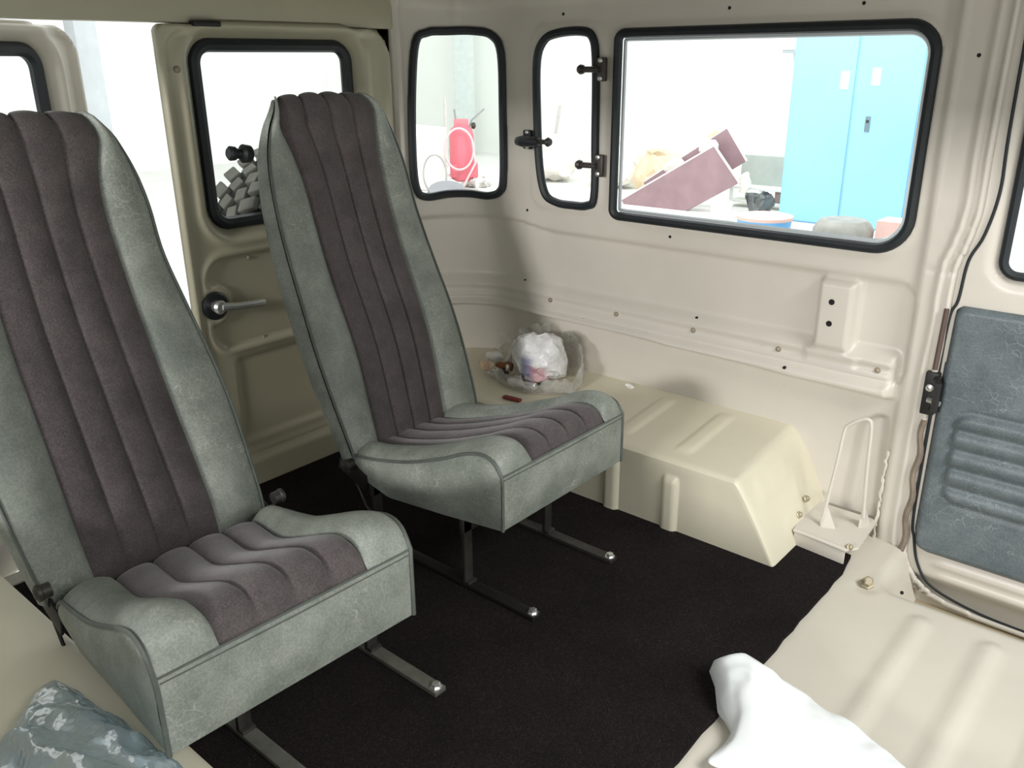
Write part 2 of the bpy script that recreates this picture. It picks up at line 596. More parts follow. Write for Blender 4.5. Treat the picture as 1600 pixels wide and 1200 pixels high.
def shrink(poly, k):
    P = np.array(poly)
    n = len(P)
    nx = np.roll(P, -1, 0) - np.roll(P, 1, 0)
    nx /= np.maximum(np.linalg.norm(nx, axis=1), 1e-9)[:, None]
    area = ((P[:, 0] * np.roll(P[:, 1], -1)) - (np.roll(P[:, 0], -1) * P[:, 1])).sum()
    nr = np.stack([-nx[:, 1], nx[:, 0]], 1) * (1 if area > 0 else -1)
    return [tuple(p) for p in (P + nr * k)]

for i, (poly, lab) in enumerate(((W1, 'narrow curved window in the rear corner of the vehicle with black rubber seal'), (W2, 'small hinged quarter window with dark latch and two dark hinges'), (W3, 'large rectangular side window framing the blue cabinet outside'))):
    g = gasket(shrink(poly, 0.008), place_side, 0.0125, 0.012, 0.006, None, 'window_%d' % (i + 1))
    struct(g, lab, 'window')
    pane('pane', shrink(poly, 0.010), place_side, GLASS, -0.012, 0.03 if i else 0.02, g)
    if i == 2:
        MB().tube(loop3(shrink(poly, 0.0235), place_side, -0.006, 0.02), 0.0055, True, 6).build('inner_frame', ALU, g)
    if i == 1:
        for hz in (1.125, 0.868):
            mb = MB()
            mb.box((-1.437, WY - 0.018, hz), (0.030, 0.012, 0.062), None, 0.004)
            mb.tube([(-1.44, WY - 0.028, hz), (-1.49, WY - 0.032, hz)], 0.0085, seg=10)
            mb.lathe((-1.498, WY - 0.032, hz), (-1, 0, 0), [(0.012, -0.008), (0.014, 0.0), (0.010, 0.008)], 12)
            h = mb.build('hinge', plain('hinge_metal', (84, 78, 76), 0.45, 0.6, var=0.2, scale=50), g)
            for dz in (0.023, -0.023):
                MB().lathe((-1.437, WY - 0.024, hz + dz), (0, -1, 0), [(0.007, 0), (0.007, 0.004), (0.003, 0.006)], 10).build('screw', CHROME, h)
        mb = MB()
        mb.box((-1.700, WY - 0.018, 0.927), (0.030, 0.014, 0.056), None, 0.005)
        la = mb.build('latch', BLACK_PLASTIC, g)
        mb = MB()
        mb.tube([(-1.725, WY - 0.036, 0.922), (-1.700, WY - 0.042, 0.923), (-1.640, WY - 0.040, 0.925)], [0.013, 0.017, 0.013], seg=10)
        mb.build('lever', BLACK_PLASTIC, la)
        mb = MB()
        mb.tube([(-1.645, WY - 0.040, 0.925), (-1.615, WY - 0.036, 0.925)], 0.007, seg=8)
        mb.lathe((-1.612, WY - 0.036, 0.925), (1, 0, 0), [(0.010, -0.004), (0.014, 0.004), (0.010, 0.012)], 12)
        mb.build('pin', STEEL_DARK, la)
        for dz in (0.021, -0.021):
            MB().lathe((-1.695, WY - 0.026, 0.927 + dz), (0, -1, 0), [(0.006, 0), (0.006, 0.004), (0.003, 0.006)], 10).build('screw', CHROME, la)

# striker on the door pillar
stk = MB()
stk.box((-0.474, 2.055, 0.415), (0.030, 0.020, 0.105), None, 0.004)
stk.tube([(-0.462, 2.045, 0.455), (-0.452, 2.02, 0.452), (-0.452, 2.02, 0.385), (-0.462, 2.045, 0.38)], 0.008, seg=8)
stk = stk.build('door_striker', STEEL_BLACK, wall_right)
MB().tube([(-0.474, 2.042, 0.402), (-0.445, 2.030, 0.402)], 0.006, seg=10).build('pin', CHROME, stk)
MB().lathe((-0.474, 2.043, 0.432), (0, -1, 0), [(0.009, 0), (0.009, 0.004), (0.004, 0.007)], 10).build('screw', CHROME, stk)
# wavy door seal below the striker
SEAL = plain('brown_seal', (122, 110, 96), 0.7, var=0.2, scale=30)
zz = np.linspace(0.345, -0.02, 22)
MB().tube([(-0.4755 + 0.004 * math.sin(z * 55), 2.052, z) for z in zz], 0.0075, seg=8).build('door_seal', SEAL, wall_right)
zz = np.linspace(0.62, 0.475, 8)
MB().tube([(-0.469 - 0.02 * (0.62 - z), 2.050, z) for z in zz], 0.006, seg=8).build('door_seal', plain('dark_brown_seal', (88, 72, 64), 0.7), wall_right)
# weld drips along the pillar foot
random.seed(5)
mb = MB()
zz = np.linspace(0.24, -0.02, 30)
mb.tube([(-0.548 + 0.0022 * random.uniform(-1, 1), 2.062 + 0.002 * random.uniform(-1, 1), z) for z in zz], [0.0022 + 0.003 * random.random() ** 2 for _ in zz], seg=6)
mb.build('seam_sealer', PAINT, wall_right)

# ---- ceiling
mb = MB()
mb.box((-0.98, 1.10, 1.365), (2.20, 1.96, 0.03), None, 0.004)
ceiling = mb.build('ceiling', plain('roof_lining', (122, 116, 102), 0.8, var=0.05))
struct(ceiling, 'dull grey-beige roof panel over the rear seats', 'ceiling')

# ---- rear wall above and below the back doors
mb = MB()
mb.box((-2.045, 1.10, 1.302), (0.03, 1.50, 0.128), None, 0.004)
mb.box((-2.072, 1.505, 1.22), (0.02, 0.70, 0.09), None, 0.002)
mb.box((-2.072, 1.84, 0.60), (0.02, 0.10, 1.3), None, 0.002)
wall_rear = mb.build('wall_rear', PAINT_SHADED)
struct(wall_rear, 'beige steel header above the two back doors', 'wall')
MB().box((-2.03, 0.735, 0.004), (0.05, 0.70, 0.014), None, 0.003).build('trim_1', plain('bright_sill', (206, 204, 196), 0.35, 0.3))
struct(bpy.data.objects['trim_1'], 'thin bright sill strip under the open back door', 'sill')

# ---- near side of the vehicle, beside the camera: roof rail, and an unseen low panel sized for the light
mb = MB()
mb.box((-0.92, 0.12, 1.305), (2.30, 0.03, 0.11), None, 0.006)
mb.box((-1.29, 0.10, 0.21), (1.55, 0.03, 0.58), None, 0.006)
mb.box((-2.02, 0.16, 0.62), (0.06, 0.14, 1.30), None, 0.01)
wall_left = mb.build('wall_left', PAINT)
struct(wall_left, 'beige steel near side of the vehicle beside the near seat, unseen, its panel sized for shade', 'wall')

# ---- floor
def floor_disp(s, t):
    d = np.zeros_like(s)
    for x0 in (-0.372, -0.231, -0.090):
        sd = sd_rr(s, t, x0, x0 + 0.046, -0.2, 1.785, 0.022)
        d += 0.007 * (1 - sstep(sd, -0.012, 0.002))
    e = (t - 1.835)
    d -= 0.165 * sstep(e, -0.004, 0.11) * sstep(s, -0.478, -0.405)
    c = np.hypot(s + 0.485, t - 1.825)
    d -= 0.004 * (1 - sstep(c, 0.015, 0.03))
    return d
floor = sheet('floor', -2.06, 0.35, -0.02, 2.075, 0.012, lambda s, t, d: (s, t, d - 0.004), PAINT_FLOOR, floor_disp, thick=0.02)
struct(floor, 'beige painted metal floor with pressed ribs in front of the carpet', 'floor')
MB().lathe((-0.486, 1.835, 0.0), (0.3, -0.5, 0.8), [(0.016, -0.004), (0.016, 0.006), (0.0115, 0.006), (0.0115, 0.018), (0.008, 0.020)], 6).build('bolt', BRASS, floor, False)
MB().lathe((-0.413, 1.855, -0.004), (0, -0.3, 1), [(0.004, -0.002), (0.004, 0.002), (0.002, 0.003)], 8).build('screw_hole', HOLE, floor)

# ---- wheel arches
def make_arch(mirror):
    # plan: inner face y=1.755, top z about .195 rising to .225 at the wall; front face slopes
    NX, NY = 90, 46
    V, F = [], []
    xs = np.concatenate([np.linspace(-2.02, -1.30, 30), np.linspace(-1.295, -0.80, 110), np.linspace(-0.796, -0.683, 30)])
    prof_n = 64
    rows = []
    for x in xs:
        # section in (y, z): from floor up inner face, over the edge, across the top to the wall
        row = []
        f = np.clip((x + 0.80) / (0.80 - 0.683), 0, 1)   # 0 on top .. 1 at the front foot
        hi = 0.192 * (1 - f ** 1.15)
        hw = 0.225 * (1 - (max(0, (x + 0.815) / (0.815 - 0.683))) ** 1.5) if x > -0.815 else 0.225
        hw = max(hw, 0.0)
        for k in range(prof_n):
            q = k / (prof_n - 1)
            if q < 0.42:
                a = q / 0.42
                y, z = 1.755, hi * a
                if hi > 0.02:
                    for rx in (-1.150, -0.970):
                        u = abs(x - rx)
                        top = hi * 0.80
                        hgt = 1 - float(sstep(np.array(u), 0.012, 0.024))
                        hgt *= 1 - float(sstep(np.array(z), top - 0.012, top + 0.006))
                        y -= 0.011 * hgt
            else:
                a = (q - 0.42) / 0.58
                y = 1.755 + (2.098 - 1.755) * a
                z = hi + (hw - hi) * a
                if f < 0.01:
                    for rx in (() if mirror else (-1.160, -0.974)):
                        u = abs(x - rx)
                        hgt = (1 - float(sstep(np.array(u), 0.008, 0.03)))
                        hgt *= float(sstep(np.array(a), 0.12, 0.22)) * (1 - float(sstep(np.array(a), 0.78, 0.92)))
                        z += 0.0055 * hgt
                else:
                    u = abs(f - 0.30)
                    hgt = (1 - float(sstep(np.array(u), 0.06, 0.20))) * (1 - float(sstep(np.array(abs(a - 0.42)), 0.18, 0.30)))
                    z += 0.006 * hgt
                    hgt = (1 - float(sstep(np.array(abs(f - 0.80)), 0.04, 0.14))) * (1 - float(sstep(np.array(abs(a - 0.50)), 0.12, 0.22)))
                    z += 0.005 * hgt
            row.append((x, y if not mirror else 2.20 - y, z))
        rows.append(row)
    n = prof_n
    for r in rows:
        V += r
    for i in range(len(rows) - 1):
        for k in range(n - 1):
            q = (i * n + k, i * n + k + 1, (i + 1) * n + k + 1, (i + 1) * n + k)
            F.append(q if not mirror else q[::-1])
    o = link_mesh('wheel_arch', V, F, PAINT_ARCH, None, True, 50)
    md = o.modifiers.new('thickness', 'SOLIDIFY')
    md.thickness = 0.006
    md.offset = -1
    bv = o.modifiers.new('soft_edges', 'BEVEL')
    bv.width = 0.008
    bv.segments = 3
    bv.limit_method = 'ANGLE'
    bv.angle_limit = math.radians(45)
    return o
arch = make_arch(False)
struct(arch, 'beige pressed wheel arch beside the far seat below the side wall', 'wheel arch')
arch_near = make_arch(True)
struct(arch_near, 'cream wheel arch edge at the lower left under the pale blue bag', 'wheel arch')

# ---- carpet
cp = [(-2.005, 0.452), (-1.4, 0.452), (-0.70, 0.452), (-0.552, 0.60), (-0.545, 1.074), (-0.546, 1.25), (-0.545, 1.432), (-0.547, 1.60), (-0.545, 1.75), (-0.546, 1.84), (-0.556, 1.925), (-0.62, 1.93), (-0.684, 1.93), (-0.6835, 1.90), (-0.684, 1.762), (-1.2, 1.762), (-2.005, 1.762)]
cps = resample(cp, 0.05)
mb = MB()
top = [(x + 0.0018 * math.sin(y * 90) * (x > -0.6), y, 0.006) for x, y in cps]
bot = [(x, y, -0.0035) for x, y, z in top]
n = len(top)
tris = tessellate_polygon([[Vector(p) for p in top]])
mb.add(top + bot, [tuple(t) for t in tris] + [(i, (i + 1) % n, n + (i + 1) % n, n + i) for i in range(n)])
carpet = mb.build('carpet', CARPET, None, False)
bm = bmesh.new()
bm.from_mesh(carpet.data)
bmesh.ops.recalc_face_normals(bm, faces=bm.faces)
bm.to_mesh(carpet.data)
bm.free()
tag(carpet, 'black carpet cut to fit the floor under both seats', 'carpet')

# ------------------------------------------------------------------ doors
def door_frame(hinge, ang, y0, y1, sgn):
    """returns place(s, t, d): s = world y when shut, d toward the interior (+x)"""
    ca, sa = math.cos(ang), math.sin(ang)
    hx, hy = hinge
    def place(s, t, d):
        u = (s - hy)
        return hx + d * ca - u * sa * 1.0, hy + u * ca + d * sa, t
    return place

def back_door(name, place, y0, y1, wy0, wy1, wz0, wz1, tr, handle, paint):
    keep = rrect(y0, y1, -0.008, 1.236, tr)
    win = rrect(wy0, wy1, wz0, wz1, 0.055)
    py0, py1 = (y0 + 0.04, y1 - 0.06)
    def disp(s, t):
        d = np.zeros_like(s)
        sw = sd_rr(s, t, wy0, wy1, wz0, wz1, 0.055)
        d -= 0.030 * (1 - sstep(sw, -0.002, 0.030))
        d += bead(sw - 0.040, 0.012, 0.010)
        sp = sd_rr(s, t, py0, py1, 0.415, 0.672, 0.06)
        if handle:
            nt = np.hypot(s - (y0 + 0.055), t - 0.548) - 0.050
            sp = np.maximum(sp, -nt)
        d += bead(sp - 0.004, 0.010, 0.008) - 0.006 * (1 - sstep(sp, -0.010, -0.004)) - bead(sp + 0.008, 0.004, 0.004)
        sl = sd_rr(s, t, y0 + 0.10, y1 - 0.05, 0.135, 0.39, 0.015)
        d -= 0.008 * (1 - sstep(sl, -0.012, 0.0))
        d += 0.022 * (1 - sstep(t, 0.078, 0.092))
        d += bead(t - 0.100, 0.006, 0.005)
        ed = sd_rr(s, t, y0, y1, -0.2, 1.236, 0.06)
        d += 0.010 * (1 - sstep(-ed, 0.010, 0.022))
        return d
    o = sheet(name, y0, y1, -0.008, 1.236, 0.0075, place, paint, disp, [win], keep, 0.028)
    g = gasket(shrink(win, 0.009), place, 0.017, 0.01, -0.026, None, 'window_seal', o)
    pane('pane', shrink(win, 0.008), place, GLASS, -0.036, 0.05, o)
    disc_on('screw', [(y0 + 0.18, 0.655), (y0 + 0.20, 0.425)], 0.006, 0.006, SCREW_PAINT, o, place, disp, dome=True)
    disc_on('rubber_buffer', [(y0 + 0.04, 1.135)], 0.008, 0.007, SCREW_PAINT, o, place, disp, dome=True)
    if handle:
        hp = Vector([float(np.ravel(q)[0]) for q in place(np.array([y0 + 0.057]), np.array([0.548]), np.array([0.0]))])
        es = MB().lathe(hp, (1, 0, 0), [(0.036, -0.006), (0.038, 0.008), (0.032, 0.013), (0.020, 0.012)], 24).build('escutcheon', BLACK_PLASTIC, o)
        mb = MB()
        mb.lathe(hp, (1, 0, 0), [(0.016, 0.008), (0.017, 0.022), (0.019, 0.030), (0.014, 0.038)], 18)
        mb.tube([hp + Vector((0.030, 0.004, 0.000)), hp + Vector((0.036, 0.05, -0.006)), hp + Vector((0.036, 0.092, -0.010)), hp + Vector((0.034, 0.128, -0.012))], [0.012, 0.010, 0.011, 0.012], seg=10)
        mb.build('door_handle', CHROME, o)
    return o

d1 = back_door('door_1', door_frame((-2.03, 1.10), 0.0, 1.10, 1.815, 1), 1.10, 1.815, 1.193, 1.687, 0.742, 1.200, (0.02, 0.02, 0.09, 0.02), True, PAINT_SHADED)
struct(d1, 'closed beige back door with window showing the spare tyre', 'door')
MB().box((-2.018, 1.225, 1.238), (0.022, 0.075, 0.014), None, 0.004).build('latch_plate', STEEL_BLACK, d1)
d2 = back_door('door_2', door_frame((-2.03, 0.385), math.radians(23.8), 0.385, 1.095, 1), 0.385, 1.095, 0.47, 1.000, 0.742, 1.192, (0.02, 0.02, 0.075, 0.02), False, PAINT)
struct(d2, 'cream back door standing ajar at the left edge', 'door')

# front door of the far side, seen past the pillar
def place_fd(s, t, d):
    return s, 2.085 - d, t
FDK = [(-0.49, 1.40), (-0.49, -0.19), (0.05, -0.19), (0.05, 1.40)]
FDW = rrect(-0.388, 0.02, 0.700, 1.18, 0.040)
def fd_disp(s, t):
    d = np.zeros_like(s)
    sw = sd_rr(s, t, -0.388, 0.02, 0.700, 1.18, 0.04)
    d -= 0.014 * (1 - sstep(sw, 0.0, 0.024))
    d += bead(t + 0.020, 0.010, 0.008) * sstep(s, -0.42, -0.38) + bead(t + 0.052, 0.008, 0.007) * sstep(s, -0.41, -0.37)
    d -= 0.016 * (1 - sstep(t, -0.082, -0.062))
    return d + 0.02
door_3 = sheet('door_3', -0.49, 0.05, -0.19, 1.40, 0.0085, place_fd, PAINT, fd_disp, [FDW], FDK, 0.02)
GAP = catmull([(-0.418, 1.35), (-0.414, 1.01), (-0.410, 0.884), (-0.424, 0.79), (-0.446, 0.73), (-0.452, 0.642), (-0.464, 0.595), (-0.466, 0.44), (-0.465, 0.104), (-0.454, 0.03), (-0.436, -0.035), (-0.397, -0.085), (-0.30, -0.112), (-0.18, -0.120), (0.04, -0.122)], 6)
MB().tube([(x, 2.061, z) for x, z in GAP], 0.0034, seg=8).build('gap_shade_line', RUBBER, door_3)  # black tube drawn along the door gap in place of its shade
struct(door_3, 'beige front door at the right edge with a dark vinyl trim panel', 'door')
gasket(shrink(FDW, 0.008), place_fd, 0.010, 0.01, 0.010, None, 'window_seal', door_3)
pane('pane', shrink(FDW, 0.008), place_fd, GLASS, 0.004, 0.06, door_3)
CARD = catmull([(-0.451, 0.62), (-0.453, 0.50), (-0.455, 0.30), (-0.456, 0.112), (-0.452, 0.045), (-0.436, 0.012), (-0.40, 0.004), (-0.30, 0.004), (-0.15, 0.004), (0.0, 0.004), (0.04, 0.02)], 5) + [(0.04, 0.630), (-0.15, 0.630), (-0.30, 0.630), (-0.44, 0.629)]
def card_disp(s, t):
    d = np.full_like(s, 0.036)
    sd = sd_rr(s, t, -0.416, 0.3, 0.150, 0.392, 0.045)
    m = 1 - sstep(sd, -0.012, 0.004)
    tt = t - 0.02 * 0
    ph = (tt - 0.150) / (0.392 - 0.150) * 5
    rib = np.abs(np.sin(np.pi * ph)) ** 0.6
    d += m * (0.016 * rib - 0.005) - bead(sd + 0.004, 0.006, 0.006)
    e = sd_rr(s, t, -0.456, 0.3, 0.004, 0.630, 0.03)
    d -= 0.012 * sstep(e, -0.012, 0.0)
    return d
card = sheet('trim_panel', -0.456, 0.04, 0.004, 0.63, 0.006, place_fd, CARD_VINYL, card_disp, [], CARD, 0.012, door_3)

# sill between cab floor and front door
mb = MB()
pr = [(1.915, -0.118), (1.945, -0.128), (1.985, -0.134), (2.03, -0.138), (2.09, -0.138), (2.09, -0.18), (1.915, -0.18)]
V, F = [], []
for x in np.linspace(-0.44, 0.30, 12):
    V += [(x, y, z) for y, z in pr]
m = len(pr)
for i in range(11):
    for k in range(m):
        F.append((i * m + k, i * m + (k + 1) % m, (i + 1) * m + (k + 1) % m, (i + 1) * m + k))
link_mesh('trim_2', V, F, plain('sill_paint', (172, 160, 136), 0.5), None, True, 40)
struct(bpy.data.objects['trim_2'], 'painted sill channel under the front door at the right', 'sill')

# ------------------------------------------------------------------ seats
def ramp1(x, pts):
    return np.interp(x, [p[0] for p in pts], [p[1] for p in pts])

def build_seat(name, label, loc, rz, P):
    root = empty(name, loc, rz)
    tag(root, label, 'seat', 'high-backed vehicle seats')
    dz = P['dz']
    # ---------- cushion
    prof = catmull([(x, z + dz) for x, z in P['prof']], 7)        # back to front along the piped edge
    U = np.array(prof)
    L = np.concatenate([[0], np.cumsum(np.linalg.norm(np.diff(U, axis=0), axis=1))])
    NU = 52
    uu = np.linspace(0, L[-1], NU)
    px, pz = np.interp(uu, L, U[:, 0]), np.interp(uu, L, U[:, 1])
    xf, xb = px[-1], px[0]
    q = (px - xb) / (xf - xb)
    yl = P['cyl'][0] + (P['cyl'][1] - P['cyl'][0]) * q
    yr = P['cyr'][0] + (P['cyr'][1] - P['cyr'][0]) * q
    il = P['cil'][0] + (P['cil'][1] - P['cil'][0]) * sstep(q, 0, 0.55)
    ir = P['cir'][0] + (P['cir'][1] - P['cir'][0]) * sstep(q, 0, 0.55)
    NB, NI, NF = 10, 40, 4
    fade = 1 - sstep(q, 0.975, 1.0) * 0.9
    cols = []                                                     # per column: y(u), z(u)
    def bol(k, a, b, outer):
        r = k / NB
        y = a + (b - a) * r
        w = r if outer == 0 else 1 - r
        crown = 0.022 * np.sin(np.pi * min(1, w * 0.98)) ** 0.75 - 0.006 * (w > 0.97)
        return y, pz + crown * fade
    vin_l = [bol(k, yl, il, 0) for k in range(NB + 1)]
    vin_r = [bol(k, ir, yr, 1) for k in range(NB + 1)]
    ins = []
    for k in range(NI + 1):
        r = k / NI
        fl = abs(math.sin(math.pi * r * NF)) ** 0.45
        y = il + (ir - il) * r
        ins.append((y, pz - 0.005 + (0.012 * fl + 0.006 * math.sin(math.pi * r)) * fade))
    def grid(cols):
        V, F = [], []
        for y, z in cols:
            V += list(zip(px.tolist(), y.tolist(), z.tolist()))
        for c in range(len(cols) - 1):
            for i in range(NU - 1):
                F.append((c * NU + i, c * NU + i + 1, (c + 1) * NU + i + 1, (c + 1) * NU + i))
        return V, F
    body = MB()
    body.add(*grid(vin_l))
    body.add(*grid(vin_r))
    zb = ramp1(px, [(a, b + dz) for a, b in P['bot']])
    NS = 10
    for y0, sg, yy in ((yl, -1, 0), (yr, 1, 0)):
        V, F = [], []
        for k in range(NS + 1):
            r = k / NS
            z = pz + (zb - pz) * r
            bul = 0.013 * math.sin(math.pi * r ** 0.8) * np.clip(1.1 - np.abs(q - 0.5) * 2, 0, 1) ** 0.5
            y = y0 + sg * bul
            V += list(zip(px.tolist(), y.tolist(), z.tolist()))
        for k in range(NS):
            for i in range(NU - 1):
                f = (k * NU + i, k * NU + i + 1, (k + 1) * NU + i + 1, (k + 1) * NU + i)
                F.append(f if sg > 0 else f[::-1])
        body.add(V, F)
    for xi, sg in ((NU - 1, 1), (0, -1)):                         # front and back faces
        V, F = [], []
        NW = 24
        for k in range(NS + 1):
            r = k / NS
            for j in range(NW + 1):
                a = j / NW
                yy = yl[xi] + (yr[xi] - yl[xi]) * a
                z = pz[xi] + (zb[xi] - pz[xi]) * r
                x = px[xi] + sg * (0.010 * math.sin(math.pi * r) * math.sin(math.pi * a) ** 0.5)
                V.append((x, yy, z))
        for k in range(NS):
            for j in range(NW):
                f = (k * (NW + 1) + j, k * (NW + 1) + j + 1, (k + 1) * (NW + 1) + j + 1, (k + 1) * (NW + 1) + j)
                F.append(f[::-1] if sg > 0 else f)
        body.add(V, F)
    V, F = [], []
    for i in range(NU):
        V += [(px[i], yl[i], zb[i]), (px[i], yr[i], zb[i])]
    for i in range(NU - 1):
        F.append((2 * i, 2 * i + 1, 2 * i + 3, 2 * i + 2))
    body.add(V, F)
    cushion = body.build('cushion', VINYL, root, True, 50)
    MB().add(*grid(ins)).build('fabric_insert', FABRIC, cushion, True, 80)
    pp = MB()
    edge_l = [(a, b, c) for a, b, c in zip(px.tolist(), (yl - 0.001).tolist(), (pz + 0.001).tolist())]
    edge_r = [(a, b, c) for a, b, c in zip(px.tolist(), (yr + 0.001).tolist(), (pz + 0.001).tolist())]
    pp.tube(edge_l + [(xf + 0.001, yl[-1], pz[-1] - 0.02), (xf + 0.001, yl[-1], zb[-1])], 0.0040, seg=6)
    pp.tube(edge_r + [(xf + 0.001, yr[-1], pz[-1] - 0.02), (xf + 0.001, yr[-1], zb[-1])], 0.0040, seg=6)
    pp.tube([(xf, yl[-1], pz[-1]), (xf + 0.001, (yl[-1] + yr[-1]) / 2, pz[-1] + 0.001), (xf, yr[-1], pz[-1])], 0.0022, seg=6)
    pp.build('piping', VINYL_PIPE, cushion)
    st = MB()
    st.tube([(xf + 0.001, yl[-1] + 0.005, pz[-1] - 0.009), (xf + 0.0035, (yl[-1] + yr[-1]) / 2, pz[-1] - 0.009), (xf + 0.001, yr[-1] - 0.005, pz[-1] - 0.009)], 0.0011, seg=5)
    st.build('stitching', VINYL_PIPE, cushion)
    # ---------- backrest
    path = catmull([(x, z + dz * 1.0) for x, z in P['bpath']], 7)
    U = np.array(path)
    L = np.concatenate([[0], np.cumsum(np.linalg.norm(np.diff(U, axis=0), axis=1))])
    NV = 70
    vv = np.linspace(0, L[-1], NV)
    bx, bz = np.interp(vv, L, U[:, 0]), np.interp(vv, L, U[:, 1])
    f = vv / L[-1]
    key = P['bkeys']                                             # (fraction, yL, yR, insL, insR, thickness)
    def col(j):
        C = np.array(catmull([(k[0], k[j]) for k in key], 8))
        return np.interp(f, C[:, 0], C[:, 1])
    bl, br, jl, jr, th = (col(j) for j in range(1, 6))
    tx, tz = np.gradient(bx), np.gradient(bz)
    nn = np.hypot(tx, tz)
    nx_, nz_ = tz / nn, -tx / nn                                  # forward normal
    NBb, NIb = 9, 40
    def rowcol(y, off):
        return [(bx[i] + nx_[i] * off[i], y[i], bz[i] + nz_[i] * off[i]) for i in range(NV)]
    roll_ = 1 - sstep(f, 0.90, 1.0)
    low = sstep(f, 0.0, 0.04)
    vin_l, vin_r, insb = [], [], []
    for k in range(NBb + 1):
        r = k / NBb
        crown = 0.020 * math.sin(math.pi * min(1, 0.08 + r * 0.9)) ** 0.7 - 0.006
        vin_l.append(rowcol(bl + (jl - bl) * r, crown * (0.3 + 0.7 * roll_) * low))
        vin_r.append(rowcol(jr + (br - jr) * r, (0.020 * math.sin(math.pi * min(1, 0.08 + (1 - r) * 0.9)) ** 0.7 - 0.006) * (0.3 + 0.7 * roll_) * low))
    for k in range(NIb + 1):
        r = k / NIb
        fl = abs(math.sin(math.pi * r * 4)) ** 0.4
        insb.append(rowcol(jl + (jr - jl) * r, (-0.003 + 0.009 * fl + 0.006 * math.sin(math.pi * r)) * np.ones(NV) * low))
    def gridb(cols, flip=False):
        V, F = [], []
        for c in cols:
            V += c
        for c in range(len(cols) - 1):
            for i in range(NV - 1):
                q4 = (c * NV + i, (c + 1) * NV + i, (c + 1) * NV + i + 1, c * NV + i + 1)
                F.append(q4 if not flip else q4[::-1])
        return V, F
    body = MB()
    body.add(*gridb(vin_l))
    body.add(*gridb(vin_r))
    NR = 9
    base = -0.006 * (0.3 + 0.7 * roll_) * low
    def side(y, sg):
        cs = []
        for k in range(NR + 1):
            a = k / NR * math.pi / 2
            ins_ = 0.05 * (max(0.0, (k / NR - 0.35) / 0.65)) ** 2.2 - 0.010 * math.sin(math.pi * min(1, k / NR * 1.2))
            yy = y - sg * ins_ * np.clip(th / 0.085, 0.05, 1.0)
            cs.append([(bx[i] + nx_[i] * base[i] - th[i] * k / NR, yy[i], bz[i] + nz_[i] * base[i] - 0.10 * th[i] * k / NR) for i in range(NV)])
        return cs
    lc, rc = side(bl, -1), side(br, 1)
    body.add(*gridb(lc[::-1]))
    body.add(*gridb(rc))
    back = []
    for k in range(NR + 1):
        r = k / NR
        a, b = rc[-1], lc[-1]
        bulge = 0.012 * math.sin(math.pi * r)
        back.append([(a[i][0] + (b[i][0] - a[i][0]) * r - bulge * (th[i] > 0.03), a[i][1] + (b[i][1] - a[i][1]) * r, a[i][2] + (b[i][2] - a[i][2]) * r) for i in range(NV)])
    body.add(*gridb(back))
    ring = [c[0] for c in vin_l] + [c[0] for c in insb[1:-1]] + [c[0] for c in vin_r] + [c[0] for c in rc[1:]] + [c[0] for c in back[1:]] + [c[0] for c in lc[::-1][1:-1]]
    body.add(ring, [tuple(range(len(ring)))])
    ring = [c[-1] for c in vin_l] + [c[-1] for c in insb[1:-1]] + [c[-1] for c in vin_r] + [c[-1] for c in rc[1:]] + [c[-1] for c in back[1:]] + [c[-1] for c in lc[::-1][1:-1]]
    body.add(ring, [tuple(range(len(ring)))[::-1]])
    backrest = body.build('backrest', VINYL, root, True, 55)
    MB().add(*gridb(insb)).build('fabric_insert', FABRIC, backrest, True, 80)
    pp = MB()
    e = int(NV * 0.93)
    rr = [0.0032 * min(1.0, 0.12 + (e - 1 - i) / 9.0) for i in range(e)]
    pp.tube([(p[0] + 0.002, p[1], p[2]) for p in vin_l[0][:e]], rr, seg=6)
    pp.tube([(p[0] + 0.002, p[1], p[2]) for p in vin_r[-1][:e]], rr, seg=6)
    pp.build('piping', VINYL_PIPE, backrest)
    # ---------- steel work, given in world coordinates and brought into the seat's frame
    inv = (Matrix.Translation(Vector(loc)) @ Matrix.Rotation(rz, 4, 'Z')).inverted()
    def W(p):
        return tuple(inv @ Vector(p))
    pan = MB()
    zf = 0.205 + dz
    ya, yb = P['cyl'][0] + 0.03, P['cyr'][0] - 0.03
    pan.box(((xf + xb) / 2 + 0.0, (ya + yb) / 2, 0.204 + dz), (0.26, yb - ya, 0.022), Matrix.Rotation(-0.08, 3, 'Y'), 0.004)
    pan.build('seat_pan', STEEL_BLACK, root)
    for j, ry in enumerate(P['rails']):
        rl = MB()
        A, B = W((-1.60, ry, 0.0125)), W((P['rail_end'], ry, 0.0125))
        mid = [(a + b) / 2 for a, b in zip(A, B)]
        rl.box(mid, (P['rail_end'] + 1.60, 0.029, 0.011), Matrix.Rotation(-rz, 3, 'Z'), 0.002)
        rail = rl.build('rail', P['rail_mats'][j], root)
        bt = MB()
        c = W((P['rail_end'] - 0.012, ry, 0.018))
        random.seed(j + 3)
        bt.lathe(c, (0, 0, 1), [(0.013, -0.002), (0.013, 0.002), (0.009, 0.002), (0.009, 0.009), (0.006, 0.010)], 6)
        bt.build('bolt', CHROME, rail, False)
        for lx, hgt in ((P['leg_x'], 0.20 + dz), (-1.50, 0.19 + dz)):
            lg = MB()
            c = W((lx, ry, 0.5 * (hgt + 0.012)))
            lg.box(c, (0.010, 0.027, hgt - 0.006), Matrix.Rotation(-rz, 3, 'Z'), 0.002)
            c = W((lx + 0.006, ry, 0.021))
            lg.box(c, (0.022, 0.028, 0.007), Matrix.Rotation(-rz, 3, 'Z'), 0.002)
            if j == 0:
                c = W((lx, ry + 0.016, hgt - 0.03))
                lg.box(c, (0.010, 0.07, 0.045), Matrix.Rotation(-rz, 3, 'Z'), 0.003)
